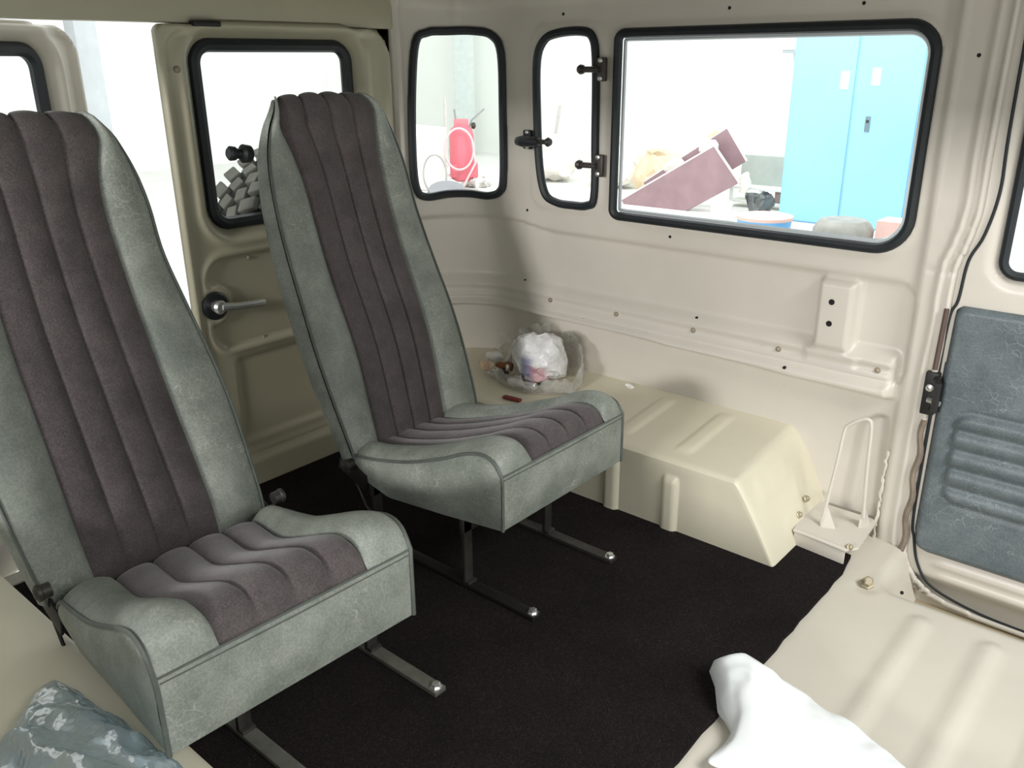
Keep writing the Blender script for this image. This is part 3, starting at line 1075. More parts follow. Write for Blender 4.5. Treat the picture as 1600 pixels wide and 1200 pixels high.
            lg.build('leg', STEEL_DARK, root)
    # hinge plates and pivots
    for y, sg in ((P['cyl'][0] - 0.004, -1), (P['cyr'][0] + 0.004, 1)):
        hb = MB()
        hb.box((-0.02, y, 0.225 + dz), (0.10, 0.006, 0.05), Matrix.Rotation(0.35, 3, 'Y'), 0.002)
        hb.tube([(-0.03, y, 0.225 + dz), (0.02, y, 0.14 + dz), (0.10, y, 0.10 + dz), (0.16, y, 0.105 + dz)], 0.0035, seg=6)
        hb = hb.build('hinge', STEEL_BLACK, root)
        MB().lathe((-0.022 + P.get('piv', (0, 0))[0], y, 0.245 + dz + P.get('piv', (0, 0))[1]), (0, sg, 0), [(0.013, 0), (0.013, 0.014), (0.015, 0.016), (0.015, 0.022), (0.008, 0.026)], 12).build('pivot_bolt', STEEL_DARK, hb)
    if P.get('knob'):
        kb = MB()
        kx, ky, kz = P['knob']
        kb.lathe((kx, ky, kz), (0, -1, 0.1), [(0.020, -0.01), (0.022, 0.008), (0.017, 0.012), (0.012, 0.016), (0.012, 0.026), (0.016, 0.030), (0.017, 0.042), (0.012, 0.047)], 14)
        kb.build('knob', BLACK_PLASTIC, backrest)
    return root

FAR = dict(dz=0.0,
    prof=[(-0.035, 0.262), (0.0, 0.268), (0.06, 0.277), (0.17, 0.305), (0.28, 0.347), (0.35, 0.380), (0.40, 0.393), (0.435, 0.386), (0.457, 0.360)],
    bot=[(-0.04, 0.222), (0.0, 0.212), (0.10, 0.192), (0.28, 0.212), (0.46, 0.236)],
    cyl=(-0.212, -0.215), cyr=(0.200, 0.222), cil=(-0.132, -0.117), cir=(0.085, 0.150),
    bpath=[(-0.012, 0.215), (-0.018, 0.265), (-0.075, 0.40), (-0.140, 0.55), (-0.205, 0.70), (-0.248, 0.82), (-0.276, 0.93), (-0.283, 1.00), (-0.281, 1.036), (-0.289, 1.058), (-0.304, 1.069), (-0.320, 1.068), (-0.333, 1.054)],
    bkeys=[(0, -0.212, 0.205, -0.135, 0.085, 0.06), (0.10, -0.218, 0.225, -0.128, 0.105, 0.075), (0.30, -0.222, 0.242, -0.108, 0.136, 0.095), (0.50, -0.213, 0.235, -0.108, 0.140, 0.10), (0.64, -0.206, 0.228, -0.104, 0.143, 0.088), (0.75, -0.198, 0.224, -0.106, 0.145, 0.074), (0.83, -0.187, 0.208, -0.122, 0.146, 0.058), (0.89, -0.172, 0.182, -0.146, 0.145, 0.042), (0.93, -0.156, 0.158, -0.146, 0.138, 0.030), (0.965, -0.138, 0.130, -0.133, 0.120, 0.018), (1.0, -0.112, 0.100, -0.108, 0.094, 0.006)],
    rails=(1.226, 1.522), rail_end=-0.985, leg_x=-1.192, rail_mats=(STEEL_BLACK, STEEL_DARK), knob=(-0.345, -0.205, 0.948))
build_seat('passenger_seat', 'far high-backed grey-green vinyl seat beside the wheel arch', (-1.4863, 1.3812, 0), 0.0, FAR)
NEAR = dict(dz=0.04,
    prof=[(0.015, 0.236), (0.045, 0.264), (0.11, 0.280), (0.20, 0.305), (0.29, 0.345), (0.36, 0.378), (0.405, 0.392), (0.44, 0.384), (0.462, 0.352)],
    bot=[(-0.04, 0.222), (0.0, 0.212), (0.10, 0.192), (0.28, 0.212), (0.47, 0.225)],
    cyl=(-0.19, -0.215), cyr=(0.235, 0.222), cil=(-0.10, -0.122), cir=(0.175, 0.135),
    bpath=[(-0.012, 0.232), (-0.018, 0.265), (-0.075, 0.39), (-0.140, 0.53), (-0.205, 0.67), (-0.248, 0.78), (-0.276, 0.885), (-0.283, 0.945), (-0.279, 0.984), (-0.287, 1.008), (-0.302, 1.020), (-0.318, 1.019), (-0.332, 1.004)],
    bkeys=[(0, -0.20, 0.225, -0.115, 0.125, 0.06), (0.10, -0.21, 0.230, -0.118, 0.128, 0.075), (0.30, -0.222, 0.232, -0.118, 0.122, 0.095), (0.50, -0.215, 0.215, -0.118, 0.118, 0.10), (0.64, -0.205, 0.200, -0.114, 0.116, 0.095), (0.75, -0.193, 0.198, -0.112, 0.114, 0.074), (0.83, -0.182, 0.186, -0.118, 0.120, 0.058), (0.89, -0.168, 0.165, -0.140, 0.130, 0.042), (0.93, -0.152, 0.142, -0.142, 0.124, 0.030), (0.965, -0.135, 0.118, -0.130, 0.110, 0.018), (1.0, -0.110, 0.092, -0.106, 0.086, 0.006)],
    rails=(0.621, 0.922), rail_end=-0.978, leg_x=-1.180, rail_mats=(STEEL_RAIL, STEEL_RAIL), piv=(0.03, 0.03))
build_seat('passenger_seat', 'near high-backed grey-green vinyl seat at the lower left', (-1.4061, 0.6246, 0), -0.046, NEAR)

# ------------------------------------------------------------------ jack rod bracket at the foot of the wall
br = empty('tool_bracket', (-0.615, 1.985, 0))
tag(br, 'beige plate with bent rod holder bolted between wheel arch and door pillar', 'bracket')
mb = MB()
PL = [(-0.690, 1.885), (-0.555, 1.872), (-0.535, 1.90), (-0.545, 2.062), (-0.700, 2.062), (-0.700, 1.93)]
V = [(x + 0.615, y - 1.985, 0.047) for x, y in PL] + [(x + 0.615, y - 1.985, 0.041) for x, y in PL]
n = len(PL)
mb.add(V, [tuple(range(n))[::-1], tuple(range(n, 2 * n))] + [(i, (i + 1) % n, n + (i + 1) % n, n + i) for i in range(n)])
mb.box((-0.0075, -0.106, 0.022), (0.132, 0.005, 0.044), Matrix.Rotation(-0.095, 3, 'Z'), 0.001)
mb.tube([(-0.075, -0.100, 0.044), (-0.0075, -0.107, 0.045), (0.060, -0.113, 0.044)], 0.005, seg=8)
pl = mb.build('plate', PAINT, br, True, 30)
rod = MB()
rp = catmull([(-0.645, 1.945, 0.050), (-0.640, 1.955, 0.13), (-0.634, 1.965, 0.22), (-0.630, 1.974, 0.300), (-0.622, 1.976, 0.318), (-0.600, 1.978, 0.336), (-0.580, 1.979, 0.343), (-0.571, 1.980, 0.325), (-0.569, 1.985, 0.24), (-0.566, 1.992, 0.15), (-0.563, 2.0, 0.075)], 5)
rod.tube([(x + 0.615, y - 1.985, z) for x, y, z in rp], 0.0046, seg=8)
rod.build('rod', PAINT, br)
for gx, gy, a in ((-0.640, 1.950, 0.0), (-0.565, 2.005, 1.2)):
    gs = MB()
    gs.add([(gx + 0.615, gy - 1.985 - 0.012, 0.046), (gx + 0.615 + 0.030 * math.cos(a), gy - 1.985 + 0.03 * math.sin(a), 0.046), (gx + 0.615 + 0.004, gy - 1.985, 0.10), (gx + 0.615 - 0.005, gy - 1.985 - 0.012, 0.046), (gx + 0.610 + 0.030 * math.cos(a), gy - 1.985 + 0.03 * math.sin(a), 0.046), (gx + 0.609, gy - 1.985, 0.10)],
           [(0, 1, 2), (5, 4, 3), (0, 3, 4, 1), (1, 4, 5, 2), (2, 5, 3, 0)])
    gs.build('gusset', PAINT, br, False)
for bx_, by_, bz_ in ((-0.705, 1.985, 0.090), (-0.700, 1.935, 0.066), (-0.552, 1.885, 0.052)):
    MB().lathe((bx_ + 0.615, by_ - 1.985, bz_ - 0.004), (0.7, -0.4, 0.6), [(0.009, -0.004), (0.009, 0.003), (0.0055, 0.004), (0.0055, 0.009), (0.003, 0.010)], 6).build('bolt', BRASS, br, False)

# ------------------------------------------------------------------ loose things inside
def crumple(verts, amp, freq, seed, damp=None):
    out = []
    off = Vector((seed * 3.17, seed * 1.91, seed * 0.73))
    for v in verts:
        p = Vector(v)
        d = noise.noise_vector(p * freq + off) * amp + noise.noise_vector(p * freq * 2.7 + off) * amp * 0.45
        k = damp(p) if damp else 1
        out.append(tuple(p + d * k))
    return out

def blob(name, loc, size, amp, freq, seed, mat, parent=None, sub=4, flat=None, rot=None, sharp=True):
    bm = bmesh.new()
    bmesh.ops.create_icosphere(bm, subdivisions=sub, radius=1.0)
    vs = []
    for v in bm.verts:
        p = v.co
        q = Vector((p.x * size[0], p.y * size[1], p.z * size[2]))
        vs.append(q)
    vs = crumple(vs, amp, freq, seed)
    if rot is not None:
        vs = [tuple(rot @ Vector(v)) for v in vs]
    if flat is not None:
        vs = [(v[0], v[1], max(v[2], flat)) for v in vs]
    fs = [[v.index for v in f.verts] for f in bm.faces]
    bm.free()
    o = link_mesh(name, vs, fs, mat, parent, True, 28 if sharp else None)
    o.location = loc
    return o

FILM_CLEAR = mat_film('clear_bag_film', (0.95, 0.95, 0.93), (0.86, 0.86, 0.84), 0.40, 0.12)
FILM_BLUE = mat_film('pale_blue_film', (0.82, 0.91, 0.96), (0.64, 0.78, 0.87), 0.46, 0.14)
WHITE_BAG = plain('white_plastic_sheet', (240, 244, 244), 0.35, var=0.01, scale=12)

# clear bag of fittings on the far wheel arch: an open crumpled bowl of film
ZT = 0.208
def bag_bowl():
    V, F = [], []
    NA, NR_ = 150, 40
    cx, cy = -1.605, 1.945
    for i in range(NR_ + 1):
        r = i / NR_
        for k in range(NA):
            a = 2 * math.pi * k / NA
            rad = (0.155 + 0.03 * math.cos(a - 0.3)) * (min(1, r * 1.25)) ** 0.8
            x, y = cx + rad * 1.08 * math.cos(a), cy + rad * 0.70 * math.sin(a)
            rim = max(0, (r - 0.72) / 0.28)
            h = (0.035 + 0.045 * max(0, math.sin(a)) + 0.055 * max(0, math.cos(a - 1.0)) ** 3 + 0.05 * max(0, math.cos(a - 2.3)) ** 4) * rim ** 0.8
            z = ZT + 0.004 + 0.004 * r + h
            nz = noise.noise(Vector((x * 22, y * 22, r * 3 + 1.3)))
            nv = noise.noise_vector(Vector((x * 40 + 3, y * 40, z * 40)))
            rg = 1 - abs(noise.noise(Vector((x * 26 + 4, y * 26, h * 20)))) * 2.4
            z += 0.022 * rim * rg
            x += 0.012 * rim * nv.x
            y += 0.008 * rim * nv.y - 0.012 * rim
            z += (0.022 * nz + 0.010 * nv.z) * rim
            y = min(y, 2.066)
            z = max(z, ZT + 0.002)
            V.append((x, y, z))
    for i in range(NR_):
        for k in range(NA):
            F.append((i * NA + k, i * NA + (k + 1) % NA, (i + 1) * NA + (k + 1) % NA, (i + 1) * NA + k))
    return V, F
V, F = bag_bowl()
bag = link_mesh('plastic_bag', V, F, FILM_CLEAR, None, True, 60)
tag(bag, 'clear crumpled plastic bag of metal fittings on the wheel arch', 'bag')

kb = NT('wrapped_bundle')
v = kb.coord()
sx = kb.n('ShaderNodeSeparateXYZ')
kb.l(v, sx.inputs[0])
nz_ = kb.noise(v, 40, 3)
base = kb.ramp(kb.noise(v, 25, 4), [(0.3, lin((214, 212, 210))), (0.7, lin((242, 242, 242)))])
def band(sock, lo, hi, w):
    mr = kb.n('ShaderNodeMapRange', interpolation_type='SMOOTHSTEP')
    kb.l(sock, mr.inputs[0])
    mr.inputs[1].default_value, mr.inputs[2].default_value = lo, lo + w
    mr2 = kb.n('ShaderNodeMapRange', interpolation_type='SMOOTHSTEP')
    kb.l(sock, mr2.inputs[0])
    mr2.inputs[1].default_value, mr2.inputs[2].default_value = hi, hi + w
    mr2.inputs[3].default_value, mr2.inputs[4].default_value = 1, 0
    m = kb.n('ShaderNodeMath', operation='MULTIPLY')
    kb.l(mr.outputs[0], m.inputs[0])
    kb.l(mr2.outputs[0], m.inputs[1])
    return m.outputs[0]
def both(a, b, k):
    m = kb.n('ShaderNodeMath', operation='MULTIPLY')
    kb.l(a, m.inputs[0])
    kb.l(b, m.inputs[1])
    m2 = kb.n('ShaderNodeMath', operation='MULTIPLY')
    kb.l(m.outputs[0], m2.inputs[0])
    m2.inputs[1].default_value = k
    return m2.outputs[0]
blue = both(band(sx.outputs[0], -0.030, 0.014, 0.022), band(sx.outputs[2], -0.06, 0.006, 0.022), 0.75)
red = both(band(sx.outputs[0], 0.004, 0.048, 0.022), band(sx.outputs[2], -0.07, -0.018, 0.022), 0.7)
c = kb.mix(blue, base, lin((112, 112, 158)))
c = kb.mix(red, c, lin((206, 140, 150)))
kb.l(c, kb.b.inputs['Base Color'])
kb.b.inputs['Roughness'].default_value = 0.3
kb.bump(kb.noise(v, 60, 3), 0.5, 0.01)
bundle = blob('wrapped_parcel', (-1.565, 1.945, 0.293), (0.092, 0.062, 0.080), 0.020, 20, 4, kb.m)
tag(bundle, 'white crumpled parcel with blue and red print inside the clear bag', 'parcel')

def sock(name, a, b, r, mat, label, cat):
    A, B = Vector(a), Vector(b)
    Ln = (B - A).length
    o = MB().lathe(A, B - A, [(r * 0.8, 0), (r, 0.003), (r, Ln * 0.48), (r * 0.82, Ln * 0.52), (r * 0.82, Ln * 0.56), (r * 0.95, Ln * 0.6), (r * 0.95, Ln - 0.003), (r * 0.7, Ln)], 16).build(name, mat)
    return tag(o, label, cat)
sock('metal_sleeve', (-1.612, 1.862, 0.230), (-1.512, 1.872, 0.233), 0.0115, CHROME, 'shiny two-part metal sleeve lying at the front of the clear bag', 'fitting')
sock('metal_bolt', (-1.735, 1.895, 0.226), (-1.690, 1.885, 0.224), 0.007, CHROME, 'small bright bolt left of the metal sleeve in the clear bag', 'bolt')
sock('metal_pin', (-1.655, 1.905, 0.218), (-1.652, 1.905, 0.262), 0.007, CHROME, 'short bright pin standing beside the wrapped parcel', 'pin')
sock('white_tube', (-1.700, 1.955, 0.240), (-1.664, 1.96, 0.325), 0.010, plain('white_tube_plastic', (236, 230, 224), 0.4), 'white tube leaning against the parcel in the clear bag', 'tube')
o = blob('foam_piece', (-1.738, 1.945, 0.262), (0.034, 0.018, 0.015), 0.008, 26, 9, plain('white_foam', (238, 238, 234), 0.6), sub=3)
tag(o, 'white foam scrap on the left of the clear bag', 'foam')
o = blob('wood_chip', (-1.735, 1.893, 0.246), (0.028, 0.014, 0.013), 0.009, 34, 11, plain('pale_tan_chip', (222, 194, 166), 0.7), sub=3)
tag(o, 'pale tan chunk at the left rim of the clear bag', 'scrap')
o = blob('cardboard_scrap', (-1.675, 1.918, 0.250), (0.034, 0.014, 0.015), 0.010, 30, 13, plain('brown_card', (142, 92, 62), 0.8, var=0.2), sub=3)
tag(o, 'brown cardboard scrap between tan chunk and white parcel', 'scrap')
o = blob('rusty_fitting', (-1.600, 1.888, 0.222), (0.055, 0.014, 0.012), 0.009, 30, 15, plain('rusty_metal', (92, 64, 54), 0.7, 0.3, var=0.3, scale=60), sub=3)
tag(o, 'dark rusty fitting behind the shiny metal sleeve', 'fitting')
o = blob('dark_fitting', (-1.663, 1.900, 0.226), (0.026, 0.014, 0.018), 0.008, 32, 17, plain('dark_brown_metal', (60, 46, 40), 0.6, 0.3, var=0.3, scale=60), sub=3)
tag(o, 'dark brown fitting under the cardboard scrap in the clear bag', 'fitting')
o = blob('paint_flake', (-1.30, 2.058, 0.2315), (0.018, 0.007, 0.006), 0.004, 60, 19, plain('white_flake', (244, 242, 236), 0.5), sub=3)
tag(o, 'small white crumb lying on the wheel arch by the wall', 'crumb')
mb = MB()
mb.box((-1.545, 1.800, ZT + 0.0005), (0.060, 0.016, 0.008), Matrix.Rotation(0.12, 3, 'Z'), 0.002)
tag(mb.build('red_strip', plain('dull_red', (120, 44, 40), 0.5)), 'dull red strip lying in front of the clear bag', 'strip')

# white plastic bag lying on the cab floor
def white_bag():
    V, F = [], []
    NA, NL = 72, 90
    for i in range(NL + 1):
        u = i / NL
        # spine from the pointed mouth on the carpet edge to the front
        cx = -0.545 + 0.62 * u
        cy = 1.232 - 0.03 * u - 0.10 * u * u
        hw = 0.058 + 0.055 * math.sin(math.pi * min(1, u * 1.4 + 0.18)) ** 0.8 + 0.02 * u
        if u < 0.06:
            hw *= 0.55 + 0.45 * (u / 0.06)
        ht = 0.035 + 0.034 * math.exp(-((u - 0.08) / 0.10) ** 2) + 0.03 * u
        if i == 0:
            ht *= 0.55
        for k in range(NA):
            a = 2 * math.pi * k / NA
            ca, sa = math.cos(a), math.sin(a)
            y = cy + hw * math.copysign(abs(ca) ** 0.8, ca)
            z = 0.010 + ht * (0.5 + 0.5 * sa) * (1.0 + 0.25 * ca)
            x = cx - 0.10 * ca * (1 - u) * 0.55
            tip = math.exp(-((u - 0.07) / 0.06) ** 2) * max(0, -ca) ** 5
            x -= 0.040 * tip
            y -= 0.045 * tip
            z = 0.010 + (z - 0.010) * (1 - 0.45 * max(0, -ca) * (u < 0.5))
            z += 0.004 * math.sin(26 * (y + 0.5 * x)) * (1 + sa)
            p = Vector((x, y, z))
            nv = noise.noise_vector(p * 13 + Vector((5, 2, 1)))
            nw = noise.noise_vector(p * 34)
            x += 0.012 * nv.x + 0.004 * nw.x
            y += 0.012 * nv.y + 0.004 * nw.y
            z = max(0.0085, z + (0.014 * nv.z + 0.005 * nw.z) * (0.3 + z * 10))
            V.append((x, y, z))
    for i in range(NL):
        for k in range(NA):
            F.append((i * NA + k, (i + 1) * NA + k, (i + 1) * NA + (k + 1) % NA, i * NA + (k + 1) % NA))
    F.append(tuple(range(NA)))
    F.append(tuple(NL * NA + k for k in range(NA))[::-1])
    return V, F
V, F = white_bag()
wb = link_mesh('plastic_bag', V, F, WHITE_BAG, None, True, 70)
tag(wb, 'white plastic bag lying across the carpet edge at the lower right', 'bag')

# pale blue film bag on the near wheel arch
def blue_bag():
    V, F = [], []
    NA, NL = 110, 90
    for i in range(NL + 1):
        u = i / NL
        cx = -1.305 + 0.44 * u
        cy = 0.375 - 0.105 * u
        hw = 0.004 + 0.185 * u ** 0.85
        ht = 0.010 + 0.090 * u ** 0.6
        for k in range(NA):
            a = 2 * math.pi * k / NA
            ca, sa = math.cos(a), math.sin(a)
            p = Vector((cx + 0.65 * hw * ca, cy + 0.75 * hw * ca, 0.202 + ht * (0.5 + 0.5 * sa) * (1 - 0.35 * max(0, ca))))
            nv = noise.noise_vector(p * 16)
            nw = noise.noise_vector(p * 42 + Vector((3, 1, 7)))
            f = min(1, u * 2.2)
            rg = 1 - abs(noise.noise(p * 11 + Vector((2, 9, 4)))) * 2.2
            rg2 = 1 - abs(noise.noise(p * 34 + Vector((7, 1, 2)))) * 2.2
            p += Vector((0.014 * nv.x, 0.010 * nv.y, 0.016 * nv.z + 0.030 * rg * (0.3 + 0.7 * sa) * (1 - 0.7 * max(0, ca)) + 0.004 * rg2)) * f + nw * 0.003 * f
            p.z = max(p.z, 0.2)
            if p.z > 0.235:
                p.y = min(p.y, 0.392)
            V.append(tuple(p))
    for i in range(NL):
        for k in range(NA):
            F.append((i * NA + k, (i + 1) * NA + k, (i + 1) * NA + (k + 1) % NA, i * NA + (k + 1) % NA))
    F.append(tuple(range(NA)))
    F.append(tuple(NL * NA + k for k in range(NA))[::-1])
    return V, F
V, F = blue_bag()
bb = link_mesh('plastic_bag', V, F, FILM_BLUE, None, True, 60)
tag(bb, 'pale blue see-through plastic bag at the lower left corner', 'bag')

# ------------------------------------------------------------------ spare tyre on the outside of the closed back door
def build_tyre():
    root = empty('spare_tyre', (-2.195, 1.63, 0.56))
    tag(root, 'knobbly grey spare tyre behind the closed back door window', 'tyre')
    prof = [(0.20, -0.09), (0.25, -0.115), (0.31, -0.12), (0.335, -0.105), (0.345, -0.08), (0.348, 0), (0.345, 0.08), (0.335, 0.105), (0.31, 0.12), (0.25, 0.115), (0.20, 0.09)]
    grey = plain('dusty_rubber', (116, 116, 108), 0.85, var=0.15, scale=30)
    MB().lathe((0, 0, 0), (-1, 0, 0), [(r, h) for r, h in prof], 64).build('carcass', plain('dark_rubber', (66, 66, 64), 0.85, var=0.2, scale=30), root)
    mb = MB()
    N = 38
    for k in range(N):
        for h, da, ln in ((-0.080, 0.0, 0.062), (0.080, 0.5, 0.062), (-0.022, 0.55, 0.040), (0.028, 0.05, 0.040)):
            a = 2 * math.pi * (k + da) / N
            R = Matrix.Rotation(a, 3, 'X')
            yw = Matrix.Rotation(0.35 * (1 if h > 0 else -1), 3, 'Z')
            c = R @ Vector((h, 0, 0.356))
            mb.box(c, (ln, 0.040, 0.020), R @ yw, 0.005)
    for k in range(N):
        a = 2 * math.pi * (k + 0.25) / N
        R = Matrix.Rotation(a, 3, 'X')
        mb.box(R @ Vector((0.115, 0, 0.325)), (0.014, 0.030, 0.045), R, 0.004)
    mb.build('tread', grey, root, False)
    MB().lathe((0, 0, 0), (1, 0, 0), [(0.205, -0.08), (0.205, 0.08), (0.18, 0.06), (0.16, 0.0), (0.06, 0.02), (0.05, 0.05)], 32).build('rim', plain('grey_rim', (150, 150, 146), 0.5, 0.3), root)
build_tyre()

# ------------------------------------------------------------------ workshop outside
GZ = -0.75
mb = MB()
mb.box((-3.0, 4.0, GZ - 0.05), (26, 26, 0.1))
gr = mb.build('ground', plain('workshop_concrete', (226, 226, 222), 0.7, var=0.05, scale=2), None, False)
struct(gr, 'pale concrete workshop ground outside the vehicle', 'ground')
WALLW = plain('workshop_white_wall', (238, 241, 236), 0.8, var=0.015, scale=1.5)
mb = MB()
mb.box((-5.0, 14.6, 2.2), (22, 0.2, 6.0))
o = mb.build('wall_back', WALLW, None, False)
struct(o, 'white workshop wall behind the blue cabinet', 'wall')
mb = MB()
mb.box((-16.0, 6.0, 2.2), (0.2, 18, 6.0))
o = mb.build('wall_end', WALLW, None, False)
struct(o, 'white workshop end wall beyond the back doors', 'wall')

def stand(o, label, cat, group=None):
    return tag(o, label, cat, group)

# blue cabinet
cb = empty('storage_cabinet', (-3.75, 10.65, GZ))
tag(cb, 'tall glare-paled blue two-door metal cabinet outside the large window', 'cabinet')
BLUE = plain('cabinet_blue_paled', (148, 203, 235), 0.45, var=0.03, scale=3)  # blue with the overexposed glare outside mixed into its colour
BLUE2 = plain('cabinet_blue_sticker', (200, 230, 242), 0.5, var=0.03)
MB().box((0, 0, 1.25), (1.50, 0.48, 2.5), None, 0.006).build('carcass', BLUE, cb)
for sx_ in (-1, 1):
    cx_ = -0.365 if sx_ < 0 else 0.375
    dr = MB().box((cx_, -0.247, 1.25), (0.722 if sx_ < 0 else 0.70, 0.02, 2.46), None, 0.004).build('door', BLUE, cb)
    if sx_ < 0:
        MB().box((-0.115, -0.259, 1.66), (0.10, 0.004, 0.20), None, 0.001).build('sticker', BLUE2, dr)
    else:
        mbh = MB()
        mbh.box((0.205, -0.262, 1.19), (0.055, 0.012, 0.17), None, 0.004)
        h = mbh.build('handle', plain('handle_grey', (120, 140, 150), 0.4, 0.4), dr)
        MB().box((0.205, -0.270, 1.22), (0.03, 0.010, 0.03), None, 0.003).build('lock', STEEL_DARK, h)
        MB().box((0.235, -0.259, 1.70), (0.10, 0.004, 0.19), None, 0.001).build('sticker', BLUE2, dr)
# perforated strip beside the cabinet
ps = MB()
for k in range(22):
    ps.box((-2.93, 10.40, -0.66 + k * 0.062), (0.075, 0.03, 0.034))
ps.box((-2.985, 10.40, 0.0), (0.022, 0.04, 1.5))
ps.box((-2.88, 10.40, 0.0), (0.022, 0.04, 1.5))
o = ps.build('vent_grille', plain('white_grille', (236, 240, 242), 0.5), None, False)
tag(o, 'narrow white slatted strip on the right edge of the blue cabinet', 'grille')
# white box on the wall
wx = empty('wall_box', (-5.02, 11.55, 1.24))
tag(wx, 'white box with grey underside mounted high beside the blue cabinet', 'box')
MB().box((0, 0, 0.22), (0.24, 0.2, 0.42), None, 0.01).build('housing', WALLW, wx)
MB().box((0, 0, 0.0), (0.22, 0.18, 0.06), None, 0.01).build('outlet', plain('grey_outlet', (170, 178, 178), 0.5), wx)
MB().box((0, 0.10, -0.99), (0.05, 0.05, 1.96), None, 0.005).build('post', WALLW, wx)

MAROON = plain('maroon_board', (146, 120, 125), 0.55, var=0.12, scale=4)
CARDW = plain('white_edge', (246, 244, 242), 0.7, var=0.02)
def board(name, p0, p1, p2, th_, label, edge):
    """slab with corners p0 (low), p1 (end of the long edge), p2 (end of the short edge from p1)"""
    p0, p1, p2 = Vector(p0), Vector(p1), Vector(p2)
    u, w_ = p1 - p0, p2 - p1
    nrm = u.cross(w_).normalized() * th_
    if nrm.y < 0:
        nrm = -nrm
    q = [p0, p1, p1 + w_, p0 + w_]
    V = [tuple(a) for a in q] + [tuple(a + nrm) for a in q]
    r = empty(name, tuple((p0 + p0 + w_) / 2))
    tag(r, label, 'board', 'maroon boards outside')
    inv = Vector((p0 + p0 + w_) / 2)
    V = [tuple(Vector(a) - inv) for a in V]
    o = link_mesh('panel', V, [(0, 1, 2, 3), (7, 6, 5, 4), (0, 4, 5, 1), (1, 5, 6, 2), (2, 6, 7, 3), (3, 7, 4, 0)], MAROON, r, False)
    e = MB()
    m0, m1 = Vector(V[0]), Vector(V[1])
    c = [(Vector(V[i]) + Vector(V[i + 4])) / 2 for i in range(4)]
    e.tube([c[0], c[1]], edge, seg=6)
    e.tube([c[1], c[2]], edge, seg=6)
    e.build('edging', CARDW, r)
board('leaning_board', (-6.75, 10.25, -0.70), (-5.41, 10.30, 0.099), (-5.03, 10.30, -0.33), 0.05, 'front maroon board leaning with its lower end on the ground', 0.022)
board('leaning_board', (-6.62, 10.6, -0.48), (-5.40, 10.6, 0.302), (-5.10, 10.6, -0.09), 0.05, 'rear maroon board tilted up behind the front one', 0.018)
# white paper wads around the boards
PAPER = plain('white_paper', (232, 228, 220), 0.8, var=0.02)
for k, (lx, ly, lz, sz, sd, lab) in enumerate(((-5.56, 10.48, 0.08, (0.14, 0.05, 0.12), 21, 'white crumpled paper wedged between the two maroon boards'), (-5.02, 10.48, -0.36, (0.08, 0.06, 0.15), 22, 'white crumpled paper hanging at the right end of the maroon boards'), (-6.05, 10.48, -0.22, (0.20, 0.05, 0.10), 23, 'white crumpled paper lower between the two maroon boards'))):
    o = blob('paper_wad', (lx, ly, lz), sz, 0.06, 5, sd, PAPER, sub=3)
    tag(o, lab, 'paper')
CREAM = plain('cream_cardboard', (214, 196, 166), 0.8, var=0.08, scale=4)
for lx, ly, lz, sz, sd, mt, lab in ((-6.75, 11.3, -0.42, (0.40, 0.28, 0.34), 31, CREAM, 'cream rubbish sack heaped behind the maroon boards'), (-7.75, 11.6, -0.40, (0.45, 0.36, 0.36), 32, PAPER, 'white rubbish sack left of the maroon boards'), (-6.45, 12.3, -0.25, (0.30, 0.12, 0.34), 33, CREAM, 'tan cardboard sheet sticking up behind the maroon boards'), (-9.0, 11.6, -0.40, (0.45, 0.36, 0.35), 34, PAPER, 'white rubbish sack farthest left of the heap')):
    o = blob('rubbish_sack', (lx, ly, lz), sz, 0.12, 3.2, sd, mt, sub=4, flat=GZ - lz)
    tag(o, lab, 'sack', 'rubbish heap')
# grey panel and low rack behind the boards
rk = empty('storage_rack', (-5.05, 11.3, GZ))
tag(rk, 'low white rack with a grey back panel left of the blue cabinet', 'rack')
MB().box((0, 0, 0.47), (0.86, 0.04, 0.40), None, 0.005).build('back_panel', plain('grey_green_panel', (176, 184, 176), 0.6), rk)
MB().box((0, -0.14, 0.26), (0.90, 0.30, 0.03), None, 0.004).build('shelf', WALLW, rk)
MB().box((0, -0.14, 0.08), (0.90, 0.30, 0.03), None, 0.004).build('shelf', WALLW, rk)
for px_ in (-0.43, 0.0, 0.43):
    MB().box((px_, -0.26, 0.135), (0.04, 0.04, 0.27), None, 0.004).build('post', WALLW, rk)
o = MB().box((-4.78, 11.10, -0.575), (0.14, 0.14, 0.15), None, 0.01).build('small_box', plain('brown_grey_box', (150, 132, 122), 0.7))
tag(o, 'small brown-grey box on the bottom shelf of the rack', 'box')
# black tools, bucket, tub, tyre-like tub and pink box in front of the cabinet
bk = MB().lathe((-5.05, 9.9, GZ), (0.1, 0, 1), [(0.10, 0), (0.14, 0.23), (0.15, 0.24), (0.13, 0.24), (0.10, 0.03)], 24).build('white_bucket', PAPER)
tag(bk, 'white bucket standing between maroon boards and blue tub', 'bucket')
tl = blob('tool_heap', (-4.86, 10.64, -0.60), (0.20, 0.09, 0.13), 0.09, 8, 41, plain('dark_tools', (104, 108, 108), 0.6, var=0.3, scale=12), sub=3, flat=GZ + 0.60)
tag(tl, 'dark heap of tools behind the white bucket', 'tools')
tb = empty('round_tub', (-3.62, 8.05, GZ))
tag(tb, 'blue round tub with a pale pink lid below the cabinet', 'tub')
MB().lathe((0, 0, 0), (0, 0, 1), [(0.22, 0), (0.26, 0.40), (0.265, 0.43)], 32).build('body', plain('tub_blue', (104, 170, 224), 0.5), tb)
MB().lathe((0, 0, 0), (0, 0, 1), [(0.272, 0.425), (0.274, 0.455), (0.24, 0.462), (0.10, 0.464)], 32).build('lid', plain('tub_pink', (222, 186, 176), 0.6), tb)
